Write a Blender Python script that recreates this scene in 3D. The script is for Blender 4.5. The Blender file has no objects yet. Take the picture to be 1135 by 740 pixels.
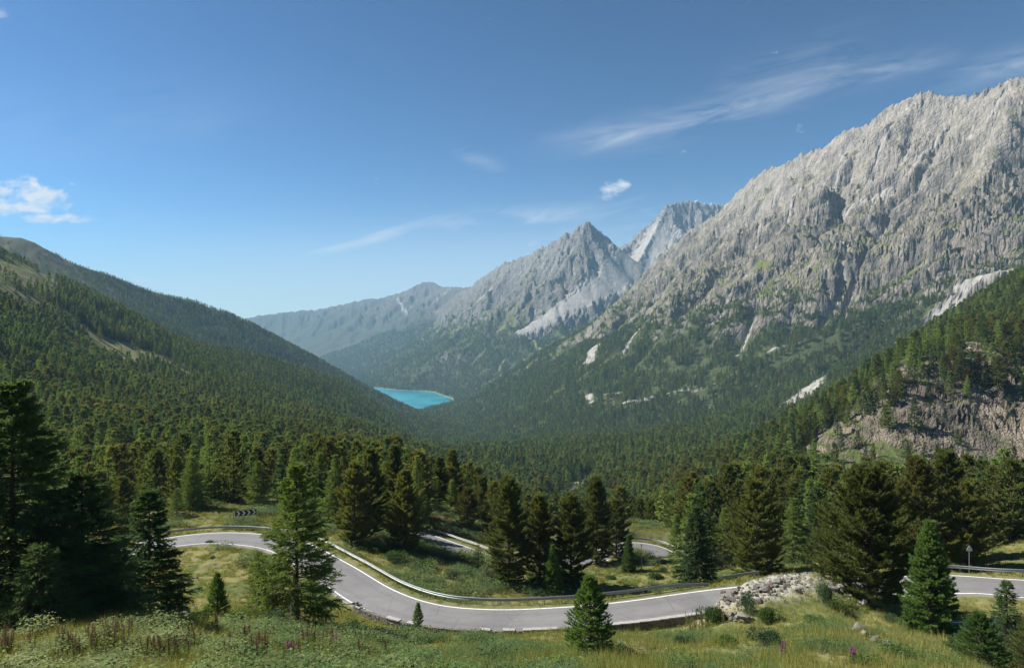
QUALITY = 1.0
HAZE_ON = True
import bpy, math, random, time
import numpy as np
T0 = time.time()
def log(s): print("[%.1fs] %s" % (time.time() - T0, s), flush=True)
F0, CX, CY = 757.0, 567.5, 370.0          # focal length and centre of the survey photograph (24 mm lens, level)
rad = math.radians
SC = bpy.context.scene
COL = SC.collection
rng = np.random.default_rng(7)
SUN_AZ, SUN_EL = rad(-74), rad(44)         # azimuth from the view direction (+Y), towards +X positive

# ------------------------------------------------------------------ noise
_pr = np.random.default_rng(11)
_perm = _pr.permutation(1024).astype(np.int32)
_perm = np.concatenate([_perm, _perm])
_ga = _pr.uniform(0, 2 * np.pi, 1024)
_gx, _gy = np.cos(_ga).astype(np.float32), np.sin(_ga).astype(np.float32)
def perlin(x, y, seed=0):
    x = np.asarray(x, np.float32) + seed * 17.31; y = np.asarray(y, np.float32) + seed * 9.73
    xf = np.floor(x); yf = np.floor(y)
    xi = xf.astype(np.int32) & 1023; yi = yf.astype(np.int32) & 1023
    fx = x - xf; fy = y - yf
    x1 = (xi + 1) & 1023; y1 = (yi + 1) & 1023
    a = _perm[xi]; b = _perm[x1]
    def g(h, dx, dy): return _gx[h] * dx + _gy[h] * dy
    n00 = g(_perm[a + yi], fx, fy); n10 = g(_perm[b + yi], fx - 1, fy)
    n01 = g(_perm[a + y1], fx, fy - 1); n11 = g(_perm[b + y1], fx - 1, fy - 1)
    u = fx * fx * fx * (fx * (fx * 6 - 15) + 10); v = fy * fy * fy * (fy * (fy * 6 - 15) + 10)
    return (n00 + (n10 - n00) * u + (n01 - n00 + (n11 - n10 - n01 + n00) * u) * v) * 1.5
def fbm(x, y, octs=5, seed=0, gain=.5, lac=2.03):
    s = 0; a = 1.0; t = 0
    for i in range(octs):
        s = s + a * perlin(x, y, seed + i * 3); t += a; a *= gain; x = x * lac; y = y * lac
    return s / t
def ridged(x, y, octs=5, seed=0, gain=.5, lac=2.07):
    s = 0; a = 1.0; t = 0; w = 1
    for i in range(octs):
        n = 1 - np.abs(perlin(x, y, seed + i * 5)) * 1.6; n = n * n
        s = s + a * n * w; t += a; w = np.clip(n * 1.6, 0, 1); a *= gain; x = x * lac; y = y * lac
    return s / t
def sstep(a, b, x):
    t = np.clip((x - a) / (b - a), 0, 1); return t * t * (3 - 2 * t)
def bilin(A, fi, fj):
    n, m = A.shape[:2]
    fi = np.clip(fi, 0, n - 1.001); fj = np.clip(fj, 0, m - 1.001)
    i = fi.astype(np.int32); j = fj.astype(np.int32); a = (fi - i).astype(np.float32); b = (fj - j).astype(np.float32)
    return (A[i, j] * (1 - a) + A[i + 1, j] * a) * (1 - b) + (A[i, j + 1] * (1 - a) + A[i + 1, j + 1] * a) * b

# ------------------------------------------------------------------ survey points (sight line u, v and distance Y -> world)
def W(u, v, Y): return ((u - CX) / F0 * Y, Y, (CY - v) / F0 * Y)
def PP(s, dv=0):
    return [W(*map(float, t.split(','))) for t in s.split()]
def PZ(s):
    o = []
    for t in s.split():
        u, z, Y = map(float, t.split(',')); o.append(((u - CX) / F0 * Y, Y, z))
    return o
def PR(s):                                   # sight line and height known: distance follows
    o = []
    for t in s.split():
        u, v, z = map(float, t.split(',')); Y = z * F0 / (CY - v); o.append(((u - CX) / F0 * Y, Y, z))
    return o
def spline(P, n):
    P = np.array(P, float); P = np.vstack([2 * P[0] - P[1], P, 2 * P[-1] - P[-2]]); out = []
    for i in range(1, len(P) - 2):
        t = np.linspace(0, 1, n, endpoint=False)[:, None]; a, b, c, d = P[i - 1:i + 3]
        out.append(.5 * (2 * b + (c - a) * t + (2 * a - 5 * b + 4 * c - d) * t * t + (3 * b - a - 3 * c + d) * t ** 3))
    out.append(P[-2][None]); return np.vstack(out)
def resample(P, step):
    d = np.r_[0, np.cumsum(np.linalg.norm(np.diff(P[:, :2], axis=0), axis=1))]
    s = np.arange(0, d[-1], step)
    return np.stack([np.interp(s, d, P[:, k]) for k in range(3)], 1)

ROAD1 = resample(spline(
    [(71.5, 65.2, -27.3), (70, 69.0, -27.3), (64.5, 71.4, -27.4)] + PR("1135,652,-27.7 1060,647,-28.3 980,650,-29.2 880,656,-30.0 800,664,-30.6 700,678,-31.0 620,685,-31.3 540,687,-31.6 470,680,-31.9 415,661,-32.3 365,630,-32.8 315,604,-33.1 255,596,-33.4 200,599,-33.7 130,612,-34.2 60,632,-34.8"), 24), .5)
ROAD0 = resample(spline([(71.5, 65.2, -27.3), (68.5, 61.9, -27.4), (60, 60.6, -27.5)] + PR("1180,710,-27.6 1110,706,-27.8 1066,703,-28.0 1045,701,-28.1"), 24), .5)
ROAD2 = resample(spline(PR("380,588,-40.2 430,588,-40.6 465,596,-41.0 500,608,-41.5 535,620,-42.0 580,626,-42.5 640,622,-43.2 690,607,-44.0 716,607,-44.6 738,617,-45.2 760,640,-46 800,652,-46.6 850,660,-47"), 24), .5)
ROADW = 3.0
def road_dist(x, y, R):
    x = np.asarray(x, np.float32).ravel(); y = np.asarray(y, np.float32).ravel()
    d = np.empty(len(x), np.float32); z = np.empty(len(x), np.float32); k = np.empty(len(x), np.int32)
    rx, ry = R[:, 0].astype(np.float32), R[:, 1].astype(np.float32)
    for i in range(0, len(x), 20000):
        q = (x[i:i + 20000, None] - rx) ** 2 + (y[i:i + 20000, None] - ry) ** 2
        j = q.argmin(1); d[i:i + 20000] = np.sqrt(q[np.arange(len(j)), j]); z[i:i + 20000] = R[j, 2]; k[i:i + 20000] = j
    return d, z, k

# ------------------------------------------------------------------ base relief: thin plate spline of z/Y over (x/Y, ln Y)
ctrl = []
for u in (-320, -80, 160, 400, 640, 880, 1120, 1360, 1560):
    ctrl += PZ("%d,-4.6,6 %d,-8.2,14" % (u, u))
ctrl += PP("0,735,30 100,732,30 200,728,31 300,730,32 400,735,33 500,736,34 568,740,33 700,742,33 800,738,34 900,735,35 1000,738,36 1135,760,36 1300,770,36 -200,720,30 -320,715,30 1480,760,40")
ctrl += PP("50,700,38 120,700,38 200,700,40 300,703,43 400,706,52 500,712,52 600,718,50 700,716,52 800,708,54 600,706,62 700,704,62 500,703,62 850,692,57 900,700,50 960,705,50 1000,718,45 1045,706,54 1035,702,58 1060,712,52 1135,738,52 1300,740,50")
ctrl += PP("850,645,69 820,653,70 800,664,70 880,644,68 905,650,66 860,672,62 935,660,64 970,672,62 960,684,62 1000,694,58 1080,682,68 1010,672,68")
ctrl += PP("240,615,102 240,640,88 240,670,72 200,690,58 300,690,58 100,660,75 30,640,85 330,692,62 380,690,66 -100,640,80 -250,640,80 120,690,52 40,690,50")
ctrl += PZ("450,-31.3,71 500,-31.4,70.5 560,-31.4,70.5 620,-31.3,71 700,-31.1,71.5 770,-30.6,72")
ctrl += PZ("500,-35.5,98 560,-37.5,105 620,-39,110 680,-39.6,115 760,-38.5,110 660,-42.5,132 440,-35.0,108 400,-34.6,118 420,-37,126 340,-35,128 460,-39.5,145 520,-43,155 600,-46.5,165 700,-48,175 560,-43.6,142 850,-37,110 950,-35,105 1050,-33,100 1135,-31.5,100 1300,-30,100 850,-41,140")
ctrl += PZ("240,-35,130 140,-35.5,125 60,-36,125 -100,-36,125 240,-37,160 320,-38,160 400,-41,165 480,-44,180 560,-72,230 640,-76,240 720,-76,240 780,-66,215 560,-88,290 600,-138,520 640,-96,330 700,-100,330 400,-50,230 480,-60,240 640,-54,180 560,-52,180 720,-53,180")
ctrl += PP("0,281,1100 45,303,1150 106,331,1250 170,366,1400 227,388,1600 284,399,1800 350,414,2050 382,428,2200 415,450,2300 454,476,2150 480,493,1900 493,510,1700")
ctrl += PP("0,330,830 0,400,560 0,460,400 0,520,260 100,385,900 100,450,520 100,500,330 100,545,210 200,420,950 200,470,550 200,520,300 300,440,1200 300,480,650 300,520,330 300,550,220 400,450,1700 400,480,900 400,510,480 450,500,1000 450,535,430 500,520,720 500,545,430")
ctrl += PZ("0,60,1600 -250,120,1600 106,-10,1750 227,-110,2200 350,-250,2700 430,-340,3000 -250,200,1150 -250,60,700 -250,-20,380 -250,-35,200")
ctrl += PP("560,500,1450 560,530,750 640,540,750 700,540,620 700,500,1000 620,470,2300 700,472,2200 520,458,3300 600,452,3400 760,566,350 800,545,420 800,505,800 640,480,1900 750,480,1700")
ctrl += PP("1134,307,900 1060,353,850 995,391,800 946,434,700 897,474,620 865,481,600 830,500,620 1300,230,900 1300,330,500")
ctrl += PZ("1134,40,1250 1134,60,1500 1000,-70,1150 900,-140,950 850,-150,900 1300,140,1300 820,-170,1200 900,-120,1400 1000,-30,1500")
ctrl += PP("1000,418,420 1000,512,358 1070,398,430 1070,512,360 1135,388,440 1135,512,352 940,470,410 940,512,370 1300,380,440 1300,500,340 1060,385,560 1135,350,620 1000,410,560 1135,560,190 1000,560,190 870,560,230 870,525,340 1135,585,130 1000,585,140 1300,580,130 1135,540,250 1000,540,250 1300,540,240 940,545,230 800,585,180")
ctrl += PZ("500,-400,4000 400,-405,5000 450,-405,5600 520,-402,6500 380,-395,7000 300,-410,9000 450,-415,9000 350,-425,12000 600,-300,5000 200,-425,15000 500,-425,15000 800,-425,15000 -250,-425,15000 -300,-300,4000 0,-350,4500 0,-400,8000 1300,-300,4000 1300,-400,8000 900,-400,8000 560,-400,3700 480,-405,3500 430,-402,3300 470,-396,3050")
ctrl = np.array(ctrl, float)
def tps_fit(c, lam=2e-4):
    X = np.stack([c[:, 0] / c[:, 1], np.log(c[:, 1]) * .55], 1); v = c[:, 2] / c[:, 1]; n = len(X)
    D = ((X[:, None] - X[None]) ** 2).sum(-1); K = .5 * D * np.log(D + 1e-12)
    A = np.zeros((n + 3, n + 3)); A[:n, :n] = K + lam * np.eye(n); A[:n, n] = 1; A[:n, n + 1:] = X; A[n:, :n] = A[:n, n:].T
    w = np.linalg.solve(A, np.r_[v, 0, 0, 0]); return X, w
_TX, _TW = tps_fit(ctrl)
BU = np.linspace(-1.35, 1.35, 300); BL = np.linspace(math.log(4), math.log(17000), 420)
def _tps_grid():
    gu, gl = np.meshgrid(BU, BL * .55, indexing='ij'); out = np.zeros(gu.shape)
    for k in range(len(_TX)):
        D = (gu - _TX[k, 0]) ** 2 + (gl - _TX[k, 1]) ** 2; out += _TW[k] * .5 * D * np.log(D + 1e-12)
    n = len(_TX); return (out + _TW[n] + _TW[n + 1] * gu + _TW[n + 2] * gl).astype(np.float32)
BG = _tps_grid()
def base(x, y):
    yy = np.maximum(y, 4.0); u = np.clip(x / yy, -1.34, 1.34); l = np.log(yy)
    return bilin(BG, (u - BU[0]) / (BU[1] - BU[0]), (l - BL[0]) / (BL[1] - BL[0])) * yy

# ------------------------------------------------------------------ mountain ridges
def ridge(P, s0, s1, bend=500., name=''):
    return dict(P=np.array(P, float), s0=s0, s1=s1, bend=bend, name=name)
RIDGES = [
 ridge(PP("-420,200,1900 -200,225,2200 -60,250,2400 0,258,2500 23,261,2500 38,266,2500 57,280,2520 68,285,2540 106,297,2600 132,306,2650 163,318,2700 204,329,2800 242,342,2850 269,353.5,2900 295,370,2900 325,389,2900 348,404,2900 363,412,2900 400,428,2950 440,452,3050"), .62, .50, 600, 'left_ridge'),
 ridge(PP("1640,60,1500 1400,70,1800 1240,80,2050 1135,81,2300 1122,80,2350 1095,94,2420 1078,102,2480 1042,98,2600 1023,97,2680 1008,103,2740 978,119,2860 967,130,2920 944,138,3020 929,145,3100 914,160,3180 887,166,3320 876,175,3380 849,183,3560 823,206,3780 807,221,3920 776,246,4050 751,267,4150 726,288,4250 705,312,4300 688,333,4350 640,360,4450 590,388,4500 540,417,4520 512,436,4520"), 1.05, .62, 700, 'massif'),
 ridge(PP("688,275.5,6400 676,262,6250 665,251,6120 657,249,6040 652,240,6000 648,246,6000 644,243,6010 639,252,6030 632,257,6080 628,252,6090 620,262,6180 612,264,6260 604,272,6350 600,270,6400 588,279,6550 577,281,6700 557,289,7000 532,306,7400 522,314,7700 505,322,8200 480,345,8600 450,372,8800"), 1.55, .6, 420, 'peak'),
 ridge(PP("649,243,6000 640,270,5850 628,300,5650 612,335,5450 598,362,5300"), 1.0, .62, 400, 'peak'),
 ridge(PP("600,271,6400 585,300,6150 565,335,5900 535,370,5700 500,398,5500"), 1.0, .6, 400, 'peak'),
 ridge(PP("545,300,7200 520,335,6900 490,370,6600 455,398,6300"), .9, .55, 400, 'peak'),
 ridge(PP("688,275.5,6500 698,267,6650 716,249,6800 740,225,6900 751,221,6950 772,220,7000 786,224,7000 800,224,7000 860,222,6900 960,215,6500 1100,215,6000 1300,215,5600"), 1.1, .55, 700, 'snow_peak'),
 ridge(PP("740,225,6900 722,262,6500 700,300,6000 690,335,5500"), 1.1, .6, 300, 'snow_peak'),
 ridge(PP("540,317,8600 509,317,9500 489,316,10500 480,311,10800 470,311,11000 457,319,11050 447,321.5,11100 421,329,11300 408,329,11400 392,333,11500 369,338,11700 350,341.6,11800 337,342,11900 287,348,12200 270,352,12300 200,360,12500 100,365,12500 -100,362,12500 -300,360,12000"), .62, .42, 900, 'far_range'),
 ridge(PP("470,311,11000 455,340,10400 430,365,9900 400,385,9400"), .6, .42, 500, 'far_range'),
 ridge(PP("392,333,11500 370,355,10900 350,375,10400"), .6, .42, 500, 'far_range'),
 ridge(PP("509,317,9500 490,345,9200 470,375,8800 440,395,8300"), .7, .5, 400, 'far_range'),
]
LAKE_Z = -410.0
LAKE = np.array([p[:2] for p in PR("370,430,-410 413,429,-410 440,432,-410 470,433,-410 480,434,-410 487,437,-410 500,441,-410 503,444,-410 495,449,-410 478,453,-410 462,457,-410 450,460,-410 430,462,-410 400,460,-410 375,450,-410 360,438,-410")])
def poly_sd(x, y, P):                         # signed distance, negative inside
    d = np.full(x.shape, 1e18); s = np.ones(x.shape)
    n = len(P); j = n - 1
    for i in range(n):
        ex, ey = P[j] - P[i]; wx, wy = x - P[i, 0], y - P[i, 1]
        t = np.clip((wx * ex + wy * ey) / (ex * ex + ey * ey), 0, 1)
        d = np.minimum(d, (wx - ex * t) ** 2 + (wy - ey * t) ** 2)
        c1 = y >= P[i, 1]; c2 = y < P[j, 1]; c3 = ex * wy > ey * wx
        s = np.where((c1 & c2 & c3) | (~c1 & ~c2 & ~c3), -s, s); j = i
    return s * np.sqrt(d)
def ridge_h(x, y, R):
    best = np.full(x.shape, -9e9); bd = np.zeros(x.shape)
    P = R['P']
    for i in range(len(P) - 1):
        a, b = P[i], P[i + 1]; ex, ey = b[0] - a[0], b[1] - a[1]
        t = np.clip(((x - a[0]) * ex + (y - a[1]) * ey) / (ex * ex + ey * ey), 0, 1)
        d = np.hypot(x - a[0] - ex * t, y - a[1] - ey * t)
        z = a[2] + (b[2] - a[2]) * t
        dd = R['bend'] * (1 - np.exp(-d / R['bend'])) * (R['s0'] - R['s1']) + R['s1'] * d
        h = z - dd; m = h > best; best = np.where(m, h, best); bd = np.where(m, d, bd)
    return best, bd
def smax(a, b, k):
    h = np.clip(.5 + .5 * (a - b) / k, 0, 1); return b + (a - b) * h + k * h * (1 - h)
def target(x, y):
    """smooth relief, id of the massif it belongs to (0 = valley), distance to the crest"""
    b = base(x, y); h = b.copy(); idm = np.zeros(x.shape, np.int8); cd = np.full(x.shape, 9e3)
    names = ['', 'left_ridge', 'massif', 'peak', 'snow_peak', 'far_range']
    for R in RIDGES:
        r, d = ridge_h(x, y, R); m = r > h
        idm = np.where(m, names.index(R['name']), idm).astype(np.int8); cd = np.where(m | (d < cd) & (r > h - 60), np.minimum(d, 9e3), cd)
        h = smax(r, h, 50. if R['name'] != 'left_ridge' else 40.) - 0.0
    return h, idm, cd
# ------------------------------------------------------------------ fluvial erosion of the high relief on a raster
def erode(x0, x1, y0, y1, dx, steps, K, seed):
    gx = np.arange(x0, x1, dx); gy = np.arange(y0, y1, dx)
    X, Y = np.meshgrid(gx, gy, indexing='ij'); T, idm, cd = target(X, Y)
    rough = sstep(-330, 150, T) * sstep(600, 1500, Y) * (idm > 0)
    lf = (idm == 1); rough = rough * np.where(lf, .35, 1)
    wx = fbm(X / 700, Y / 700, 3, 3) * 160; wy = fbm(X / 700, Y / 700, 3, 8) * 160
    n = (ridged((X + wx) / 640, (Y + wy) / 640, 3, seed) - .45) * 110 + fbm(X / 130, Y / 130, 4, seed + 40) * 30
    msk = idm == 2; ra = np.where(msk, Y + .3 * X, X + .2 * Y) + wx * .8; rb = np.where(msk, X, Y)
    n = n + (ridged(ra / 300, rb / 1500, 3, seed + 60, .6) - .45) * 95 * (idm >= 2)
    amp = rough * sstep(0, 260, cd)
    Z0 = T + n * (amp * .9 + .1 * rough * 0)
    Z = (Z0 + np.random.default_rng(seed).uniform(-2, 2, Z0.shape)).copy()
    nx, ny = Z.shape; N = nx * ny; idx = np.arange(N).reshape(nx, ny)
    Ks = (K * (.15 + .85 * rough)).ravel()
    for it in range(steps):
        best = np.zeros((nx, ny)); rec = idx.copy()
        for (a, b) in ((1, 0), (-1, 0), (0, 1), (0, -1), (1, 1), (1, -1), (-1, 1), (-1, -1)):
            L = dx * math.hypot(a, b)
            sl = np.full((nx, ny), -1.)
            A = Z[max(0, -a):nx - max(0, a), max(0, -b):ny - max(0, b)]; B = Z[max(0, a):nx - max(0, -a), max(0, b):ny - max(0, -b)]
            sl[max(0, -a):nx - max(0, a), max(0, -b):ny - max(0, b)] = (A - B) / L
            m = sl > best; best = np.where(m, sl, best)
            sh = np.roll(np.roll(idx, -a, 0), -b, 1); rec = np.where(m, sh, rec)
        order = np.argsort(-Z.ravel(), kind='stable'); ol = order.tolist(); rl = rec.ravel().tolist(); Al = [1.0] * N
        for i in ol:
            r = rl[i]
            if r != i: Al[r] += Al[i]
        A = np.array(Al); Fk = (Ks * np.sqrt(A * dx * dx) / dx).tolist(); zl = Z.ravel().tolist()
        for i in reversed(ol):
            r = rl[i]
            if r != i:
                f = Fk[i]; zr = zl[r]
                if zl[i] > zr: zl[i] = (zl[i] + f * zr) / (1 + f)
        Z = np.array(zl).reshape(nx, ny)
        for q in range(2):                                    # talus creep
            P = np.pad(Z, 1, mode='edge')
            lap = (P[:-2, 1:-1] + P[2:, 1:-1] + P[1:-1, :-2] + P[1:-1, 2:]) / 4 - Z
            Z = Z + lap * (.16 if q else .06)
    D = (Z - T); e = 12
    ed = np.minimum(np.minimum(np.arange(nx)[:, None], nx - 1 - np.arange(nx)[:, None]), np.minimum(np.arange(ny)[None], ny - 1 - np.arange(ny)[None]))
    taper = np.clip(ed / 20., 0, 1)
    D = D * taper * (rough > 0) * np.clip(rough * 4, 0, 1)
    return dict(D=D.astype(np.float32), A=(np.log2(A.reshape(nx, ny)) * taper).astype(np.float32), x0=x0, y0=y0, dx=dx)
log('erosion'); ER = [erode(-3300, 3300, 900, 8400, 13., 14, .032, 5), erode(-6500, 1800, 7000, 13400, 30., 9, .035, 9)]
log('erosion done')
def er_sample(x, y, key):
    o = np.zeros(x.shape, np.float32)
    for k, E in enumerate(ER[::-1]):
        fi = (x - E['x0']) / E['dx']; fj = (y - E['y0']) / E['dx']; A = E[key]
        m = (fi > 0) & (fj > 0) & (fi < A.shape[0] - 1) & (fj < A.shape[1] - 1)
        v = bilin(A, fi, fj)
        if k == 0: o = np.where(m, v, o)
        else:
            w = np.clip(np.minimum(np.minimum(fi, A.shape[0] - 1 - fi), np.minimum(fj, A.shape[1] - 1 - fj)) / 40, 0, 1)
            o = np.where(m, v * w + o * (1 - w), o)
    return o

# near raster: road benches
NX0, NX1, NY0, NY1, NDX = -150., 150., 26., 215., .5
_nx = np.arange(NX0, NX1, NDX); _ny = np.arange(NY0, NY1, NDX)
_NXg, _NYg = np.meshgrid(_nx, _ny, indexing='ij')
NR = {}
def _near():
    D = np.full(_NXg.shape, 99., np.float32); Zr = np.zeros(_NXg.shape, np.float32)
    for R in (ROAD0, ROAD1, ROAD2):
        d, z, k = road_dist(_NXg, _NYg, R); d = d.reshape(D.shape); z = z.reshape(D.shape)
        w = 1 / (d + .05) ** 4; NR.setdefault('w', np.zeros(D.shape)); NR.setdefault('wz', np.zeros(D.shape))
        NR['w'] += w; NR['wz'] += w * z; D = np.minimum(D, d)
    NR['d'] = D; NR['z'] = (NR['wz'] / NR['w']).astype(np.float32)
_near(); log('near raster')
def near_sample(x, y):
    fi = (x - NX0) / NDX; fj = (y - NY0) / NDX
    m = (fi > 1) & (fj > 1) & (fi < len(_nx) - 2) & (fj < len(_ny) - 2)
    return np.where(m, bilin(NR['d'], fi, fj), 99.), np.where(m, bilin(NR['z'], fi, fj), 0)

CRAGS = [(W(1035, 450, 398), 84, 46), (W(1125, 440, 402), 70, 54), (W(958, 478, 398), 48, 34)]
def raycast(u, v, y0=20., y1=13000., n=2600, fn=None):
    """distance at which the sight line (u, v) meets the relief"""
    u = np.atleast_1d(np.asarray(u, float)); v = np.atleast_1d(np.asarray(v, float)); out = []
    ys = np.exp(np.linspace(math.log(y0), math.log(y1), n))
    for a, b in zip(u, v):
        hz = (fn or height)((a - CX) / F0 * ys, ys); m = np.nonzero(hz > (CY - b) / F0 * ys)[0]
        out.append(ys[m[0]] if len(m) else np.nan)
    return np.array(out)

def strip(px, hw, hw2=None, y0=300.):
    """a strip on the ground through sighted points: world polyline and half widths"""
    P = [tuple(map(float, t.split(','))) for t in px.split()]
    Y = raycast([p[0] for p in P], [p[1] for p in P], y0, fn=lambda a, b: target(a, b)[0]); ok = ~np.isnan(Y)
    Q = [((p[0] - CX) / F0 * y, y) for p, y, k in zip(P, Y, ok) if k]
    w = np.linspace(hw, hw2 or hw, len(Q)); return np.array(Q), w
STRIPS = {
 'scree': [strip("728,262 714,276 700,290 685,304 668,316 648,328 625,341 600,354 580,365", 250, 60, 4700), 
           strip("686,358 672,372 658,386 653,400", 16, 26), strip("866,454 880,443 896,430 912,412 930,400 952,387", 24, 12, 900), strip("878,442 890,436 904,424", 34, 26, 900),
           strip("985,370 1005,352 1027,336 1052,320 1080,305 1130,280", 10, 24, 1150), strip("852,368 871,355 907,332", 11, 7, 1200),
           strip("612,556 620,551 632,544 645,536 660,526", 15, 10), strip("652,436 654,446", 16, 14), strip("690,386 700,372 712,360", 10, 8), strip("724,430 700,440 690,446", 9, 9), strip("560,415 540,430 520,440", 8, 14), strip("770,424 790,414", 14, 10), strip("640,405 660,395", 8, 6), strip("840,330 825,350 815,372", 8, 10),
           strip("653,439 670,434 690,427", 7, 5), strip("735,423 760,420 783,417", 6, 5), strip("920,226 945,212 989,192", 7, 10), strip("925,200 921,214 918,228", 5, 6),
           strip("830,300 812,318 800,340 782,352", 5, 5), strip("1115,95 1095,120 1070,140", 8, 6), strip("1060,110 1035,150 1010,175", 6, 6),
           strip("1000,120 975,160 950,200", 6, 6), strip("905,180 885,215 870,240", 6, 6), strip("870,200 850,230 838,262", 6, 5), strip("960,140 940,170 925,200", 6, 6),
           strip("505,302 500,318 480,332", 22, 10), strip("545,320 530,332 512,345", 25, 10), strip("440,330 452,345", 16, 10), strip("420,405 450,385 470,374", 10, 6), strip("1050,392 1075,380", 5, 5), strip("500,470 508,474", 4, 4)],
 'grass': [strip("120,390 150,392 170,398 198,414", 48, 24), strip("0,330 30,335 60,345 110,372", 40, 20), strip("0,300 40,305 90,320", 40, 22), strip("20,300 70,330 130,365", 16, 12), strip("218,424 240,430 255,438", 14, 8), strip("280,460 300,468", 8, 6),
           strip("1010,378 1050,345 1100,312 1135,290", 9, 9, 1150), strip("630,345 660,340 690,325", 26, 20), strip("590,360 600,385 560,400", 12, 8), strip("560,395 545,415 515,430", 12, 10),
           strip("620,375 590,400 560,425 520,440", 9, 8), strip("1045,300 1040,312", 14, 14), strip("1120,255 1090,270", 14, 14), strip("730,460 770,470 830,455 860,458", 7, 5), strip("660,500 720,500 760,490", 5, 4)],
}
def strip_mask(x, y, kind, grow=1.):
    m = np.zeros(x.shape, np.float32); sc = .5 + .9 * (fbm(x / 38, y / 38, 3, 101) + .5) 
    for Q, w in STRIPS[kind]:
        if len(Q) < 2: continue
        W_ = w.max() * 3 + 20
        sel = (x > Q[:, 0].min() - W_) & (x < Q[:, 0].max() + W_) & (y > Q[:, 1].min() - W_) & (y < Q[:, 1].max() + W_)
        if not sel.any(): continue
        xs, ys = x[sel], y[sel]; b = np.zeros(xs.shape); 
        for i in range(len(Q) - 1):
            ex, ey = Q[i + 1] - Q[i]; t = np.clip(((xs - Q[i, 0]) * ex + (ys - Q[i, 1]) * ey) / (ex * ex + ey * ey + 1e-9), 0, 1)
            d = np.hypot(xs - Q[i, 0] - ex * t, ys - Q[i, 1] - ey * t) / (w[i] + (w[i + 1] - w[i]) * t) / grow
            b = np.maximum(b, 1 - sstep(.55, 1.15, d / sc[sel]))
        m[sel] = np.maximum(m[sel], b)
    return m

def height(x, y, full=False):
    x = np.asarray(x, np.float64); y = np.asarray(y, np.float64)
    t, idm, cd = target(x, y)
    D = er_sample(x, y, 'D'); A = er_sample(x, y, 'A')
    fan = strip_mask(x, y, 'scree', 1.15) if y.max() > 1000 else 0. * x
    D = D * (1 - .8 * fan * (y > 4500)); h = t + D
    # lake basin
    sd = poly_sd(x, y, LAKE)
    shore = LAKE_Z + np.where(sd > 0, sd * .09, sd * .12)
    w = 1 - sstep(20, 420, sd); h = np.where(y > 2600, h * (1 - w) + shore * w, h); h = np.where((sd > 0) & (y > 2600), np.maximum(h, LAKE_Z + .6 + np.minimum(sd * .05, 8)), h)
    # rock and ground roughness
    rock = sstep(-60, 160, h) * (idm >= 2) * sstep(900, 1600, y)
    rock = np.where(idm == 5, rock * .8, rock) * (1 - .92 * fan)
    wx = fbm(x / 90, y / 90, 2, 21) * 30
    ms = idm == 2; ax = np.where(ms, y + .35 * x, x + .25 * y); ay = np.where(ms, x, y)
    rr = ridged((ax + wx) / 95, (ay + wx) / 330, 4, 23, .55) - .42
    r2 = ridged((ax + wx) / 38, (ay + wx * .6) / 90, 4, 27, .6) - .42
    fine = fbm(x / 15, y / 15, 4, 31, .65)
    low = 1 - sstep(380, 620, h) * ms
    h = h + rock * (rr * 46 + r2 * (6 + 3 * low) + fine * (4.5 + 3.5 * low)) * np.where(cd < 120, .35 + .65 * cd / 120, 1)
    # ledges and cliff bands
    bl = 34 + 12 * fbm(x / 300, y / 300, 2, 35); q = (h + .22 * y + 26 * fbm(x / 120, y / 120, 3, 37)) / bl; fq = q - np.floor(q)
    h = h + rock * (sstep(.12, .62, fq) - fq) * bl * (.30 + .38 * low) * sstep(-.25, .25, fbm(x / 180, y / 180, 3, 39) + .1)
    # spires on the crests
    sp = ridged(x / 55, y / 55, 3, 51) - .5
    h = h + (idm >= 2) * (idm < 5) * np.exp(-(cd / 60) ** 2) * sp * np.where(idm == 3, 30, 26)
    # forest country
    und = (1 - rock) * sstep(180, 900, y) * (1 - .85 * np.exp(-((x / np.maximum(y, 1) * F0 + CX - 640) / 60) ** 2) * (y < 1150))
    h = h + und * (fbm(x / 260, y / 260, 4, 61) * 16 * sstep(60, 900, sd) * (h > LAKE_Z + 4) + fbm(x / 30, y / 30, 3, 65) * 2.2 * (h > LAKE_Z + 6))
    # crags by the near spur
    cr = np.zeros(x.shape)
    for (c, ra, rb) in CRAGS:
        q = ((x - c[0]) / ra) ** 2 + ((y - c[1]) / rb) ** 2
        cr = np.maximum(cr, np.exp(-q * 1.1))
    cn = ridged((x + y * .25) / 26, (y * .6) / 26, 5, 71, .6)
    crag = cr * sstep(.15, .5, cr)
    h = h + crag * ((cn - .4) * 4 + fbm(x / 6., y / 6., 4, 75) * 2.0)
    bl = 9.5 + 5 * fbm(x / 40, y / 40, 2, 76); q = (h + .35 * x + 11 * fbm(x / 24, y / 24, 4, 77)) / bl; fq = q - np.floor(q); h = h + crag * (sstep(.2, .6, fq) - fq) * bl * .6 * sstep(-.3, .3, fbm(x / 22, y / 22, 2, 78) + .1)
    # near ground
    nd, nz = near_sample(x, y)
    g = sstep(8, 40, y) * (1 - sstep(180, 320, y))
    gn = fbm(x / 14, y / 14, 4, 81) * 1.1 + fbm(x / 2.4, y / 2.4, 4, 85) * .28
    rubble = np.exp(-(((x - 25) / 9) ** 2 + ((y - 69) / 5.0) ** 2))
    gn = gn + rubble * (fbm(x / 1.1, y / 1.1, 3, 91) * .5)
    h = h + g * gn * sstep(4.0, 7.4, nd)
    wr = 1 - sstep(4.4, 7.4, nd)
    h = h * (1 - wr) + (nz - .07) * wr
    h = h - .25 * (1 - sstep(3.1, 3.7, nd))
    if full: return h, idm, cd, D, A, rock, crag, nd, sd, rubble
    return h
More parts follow.
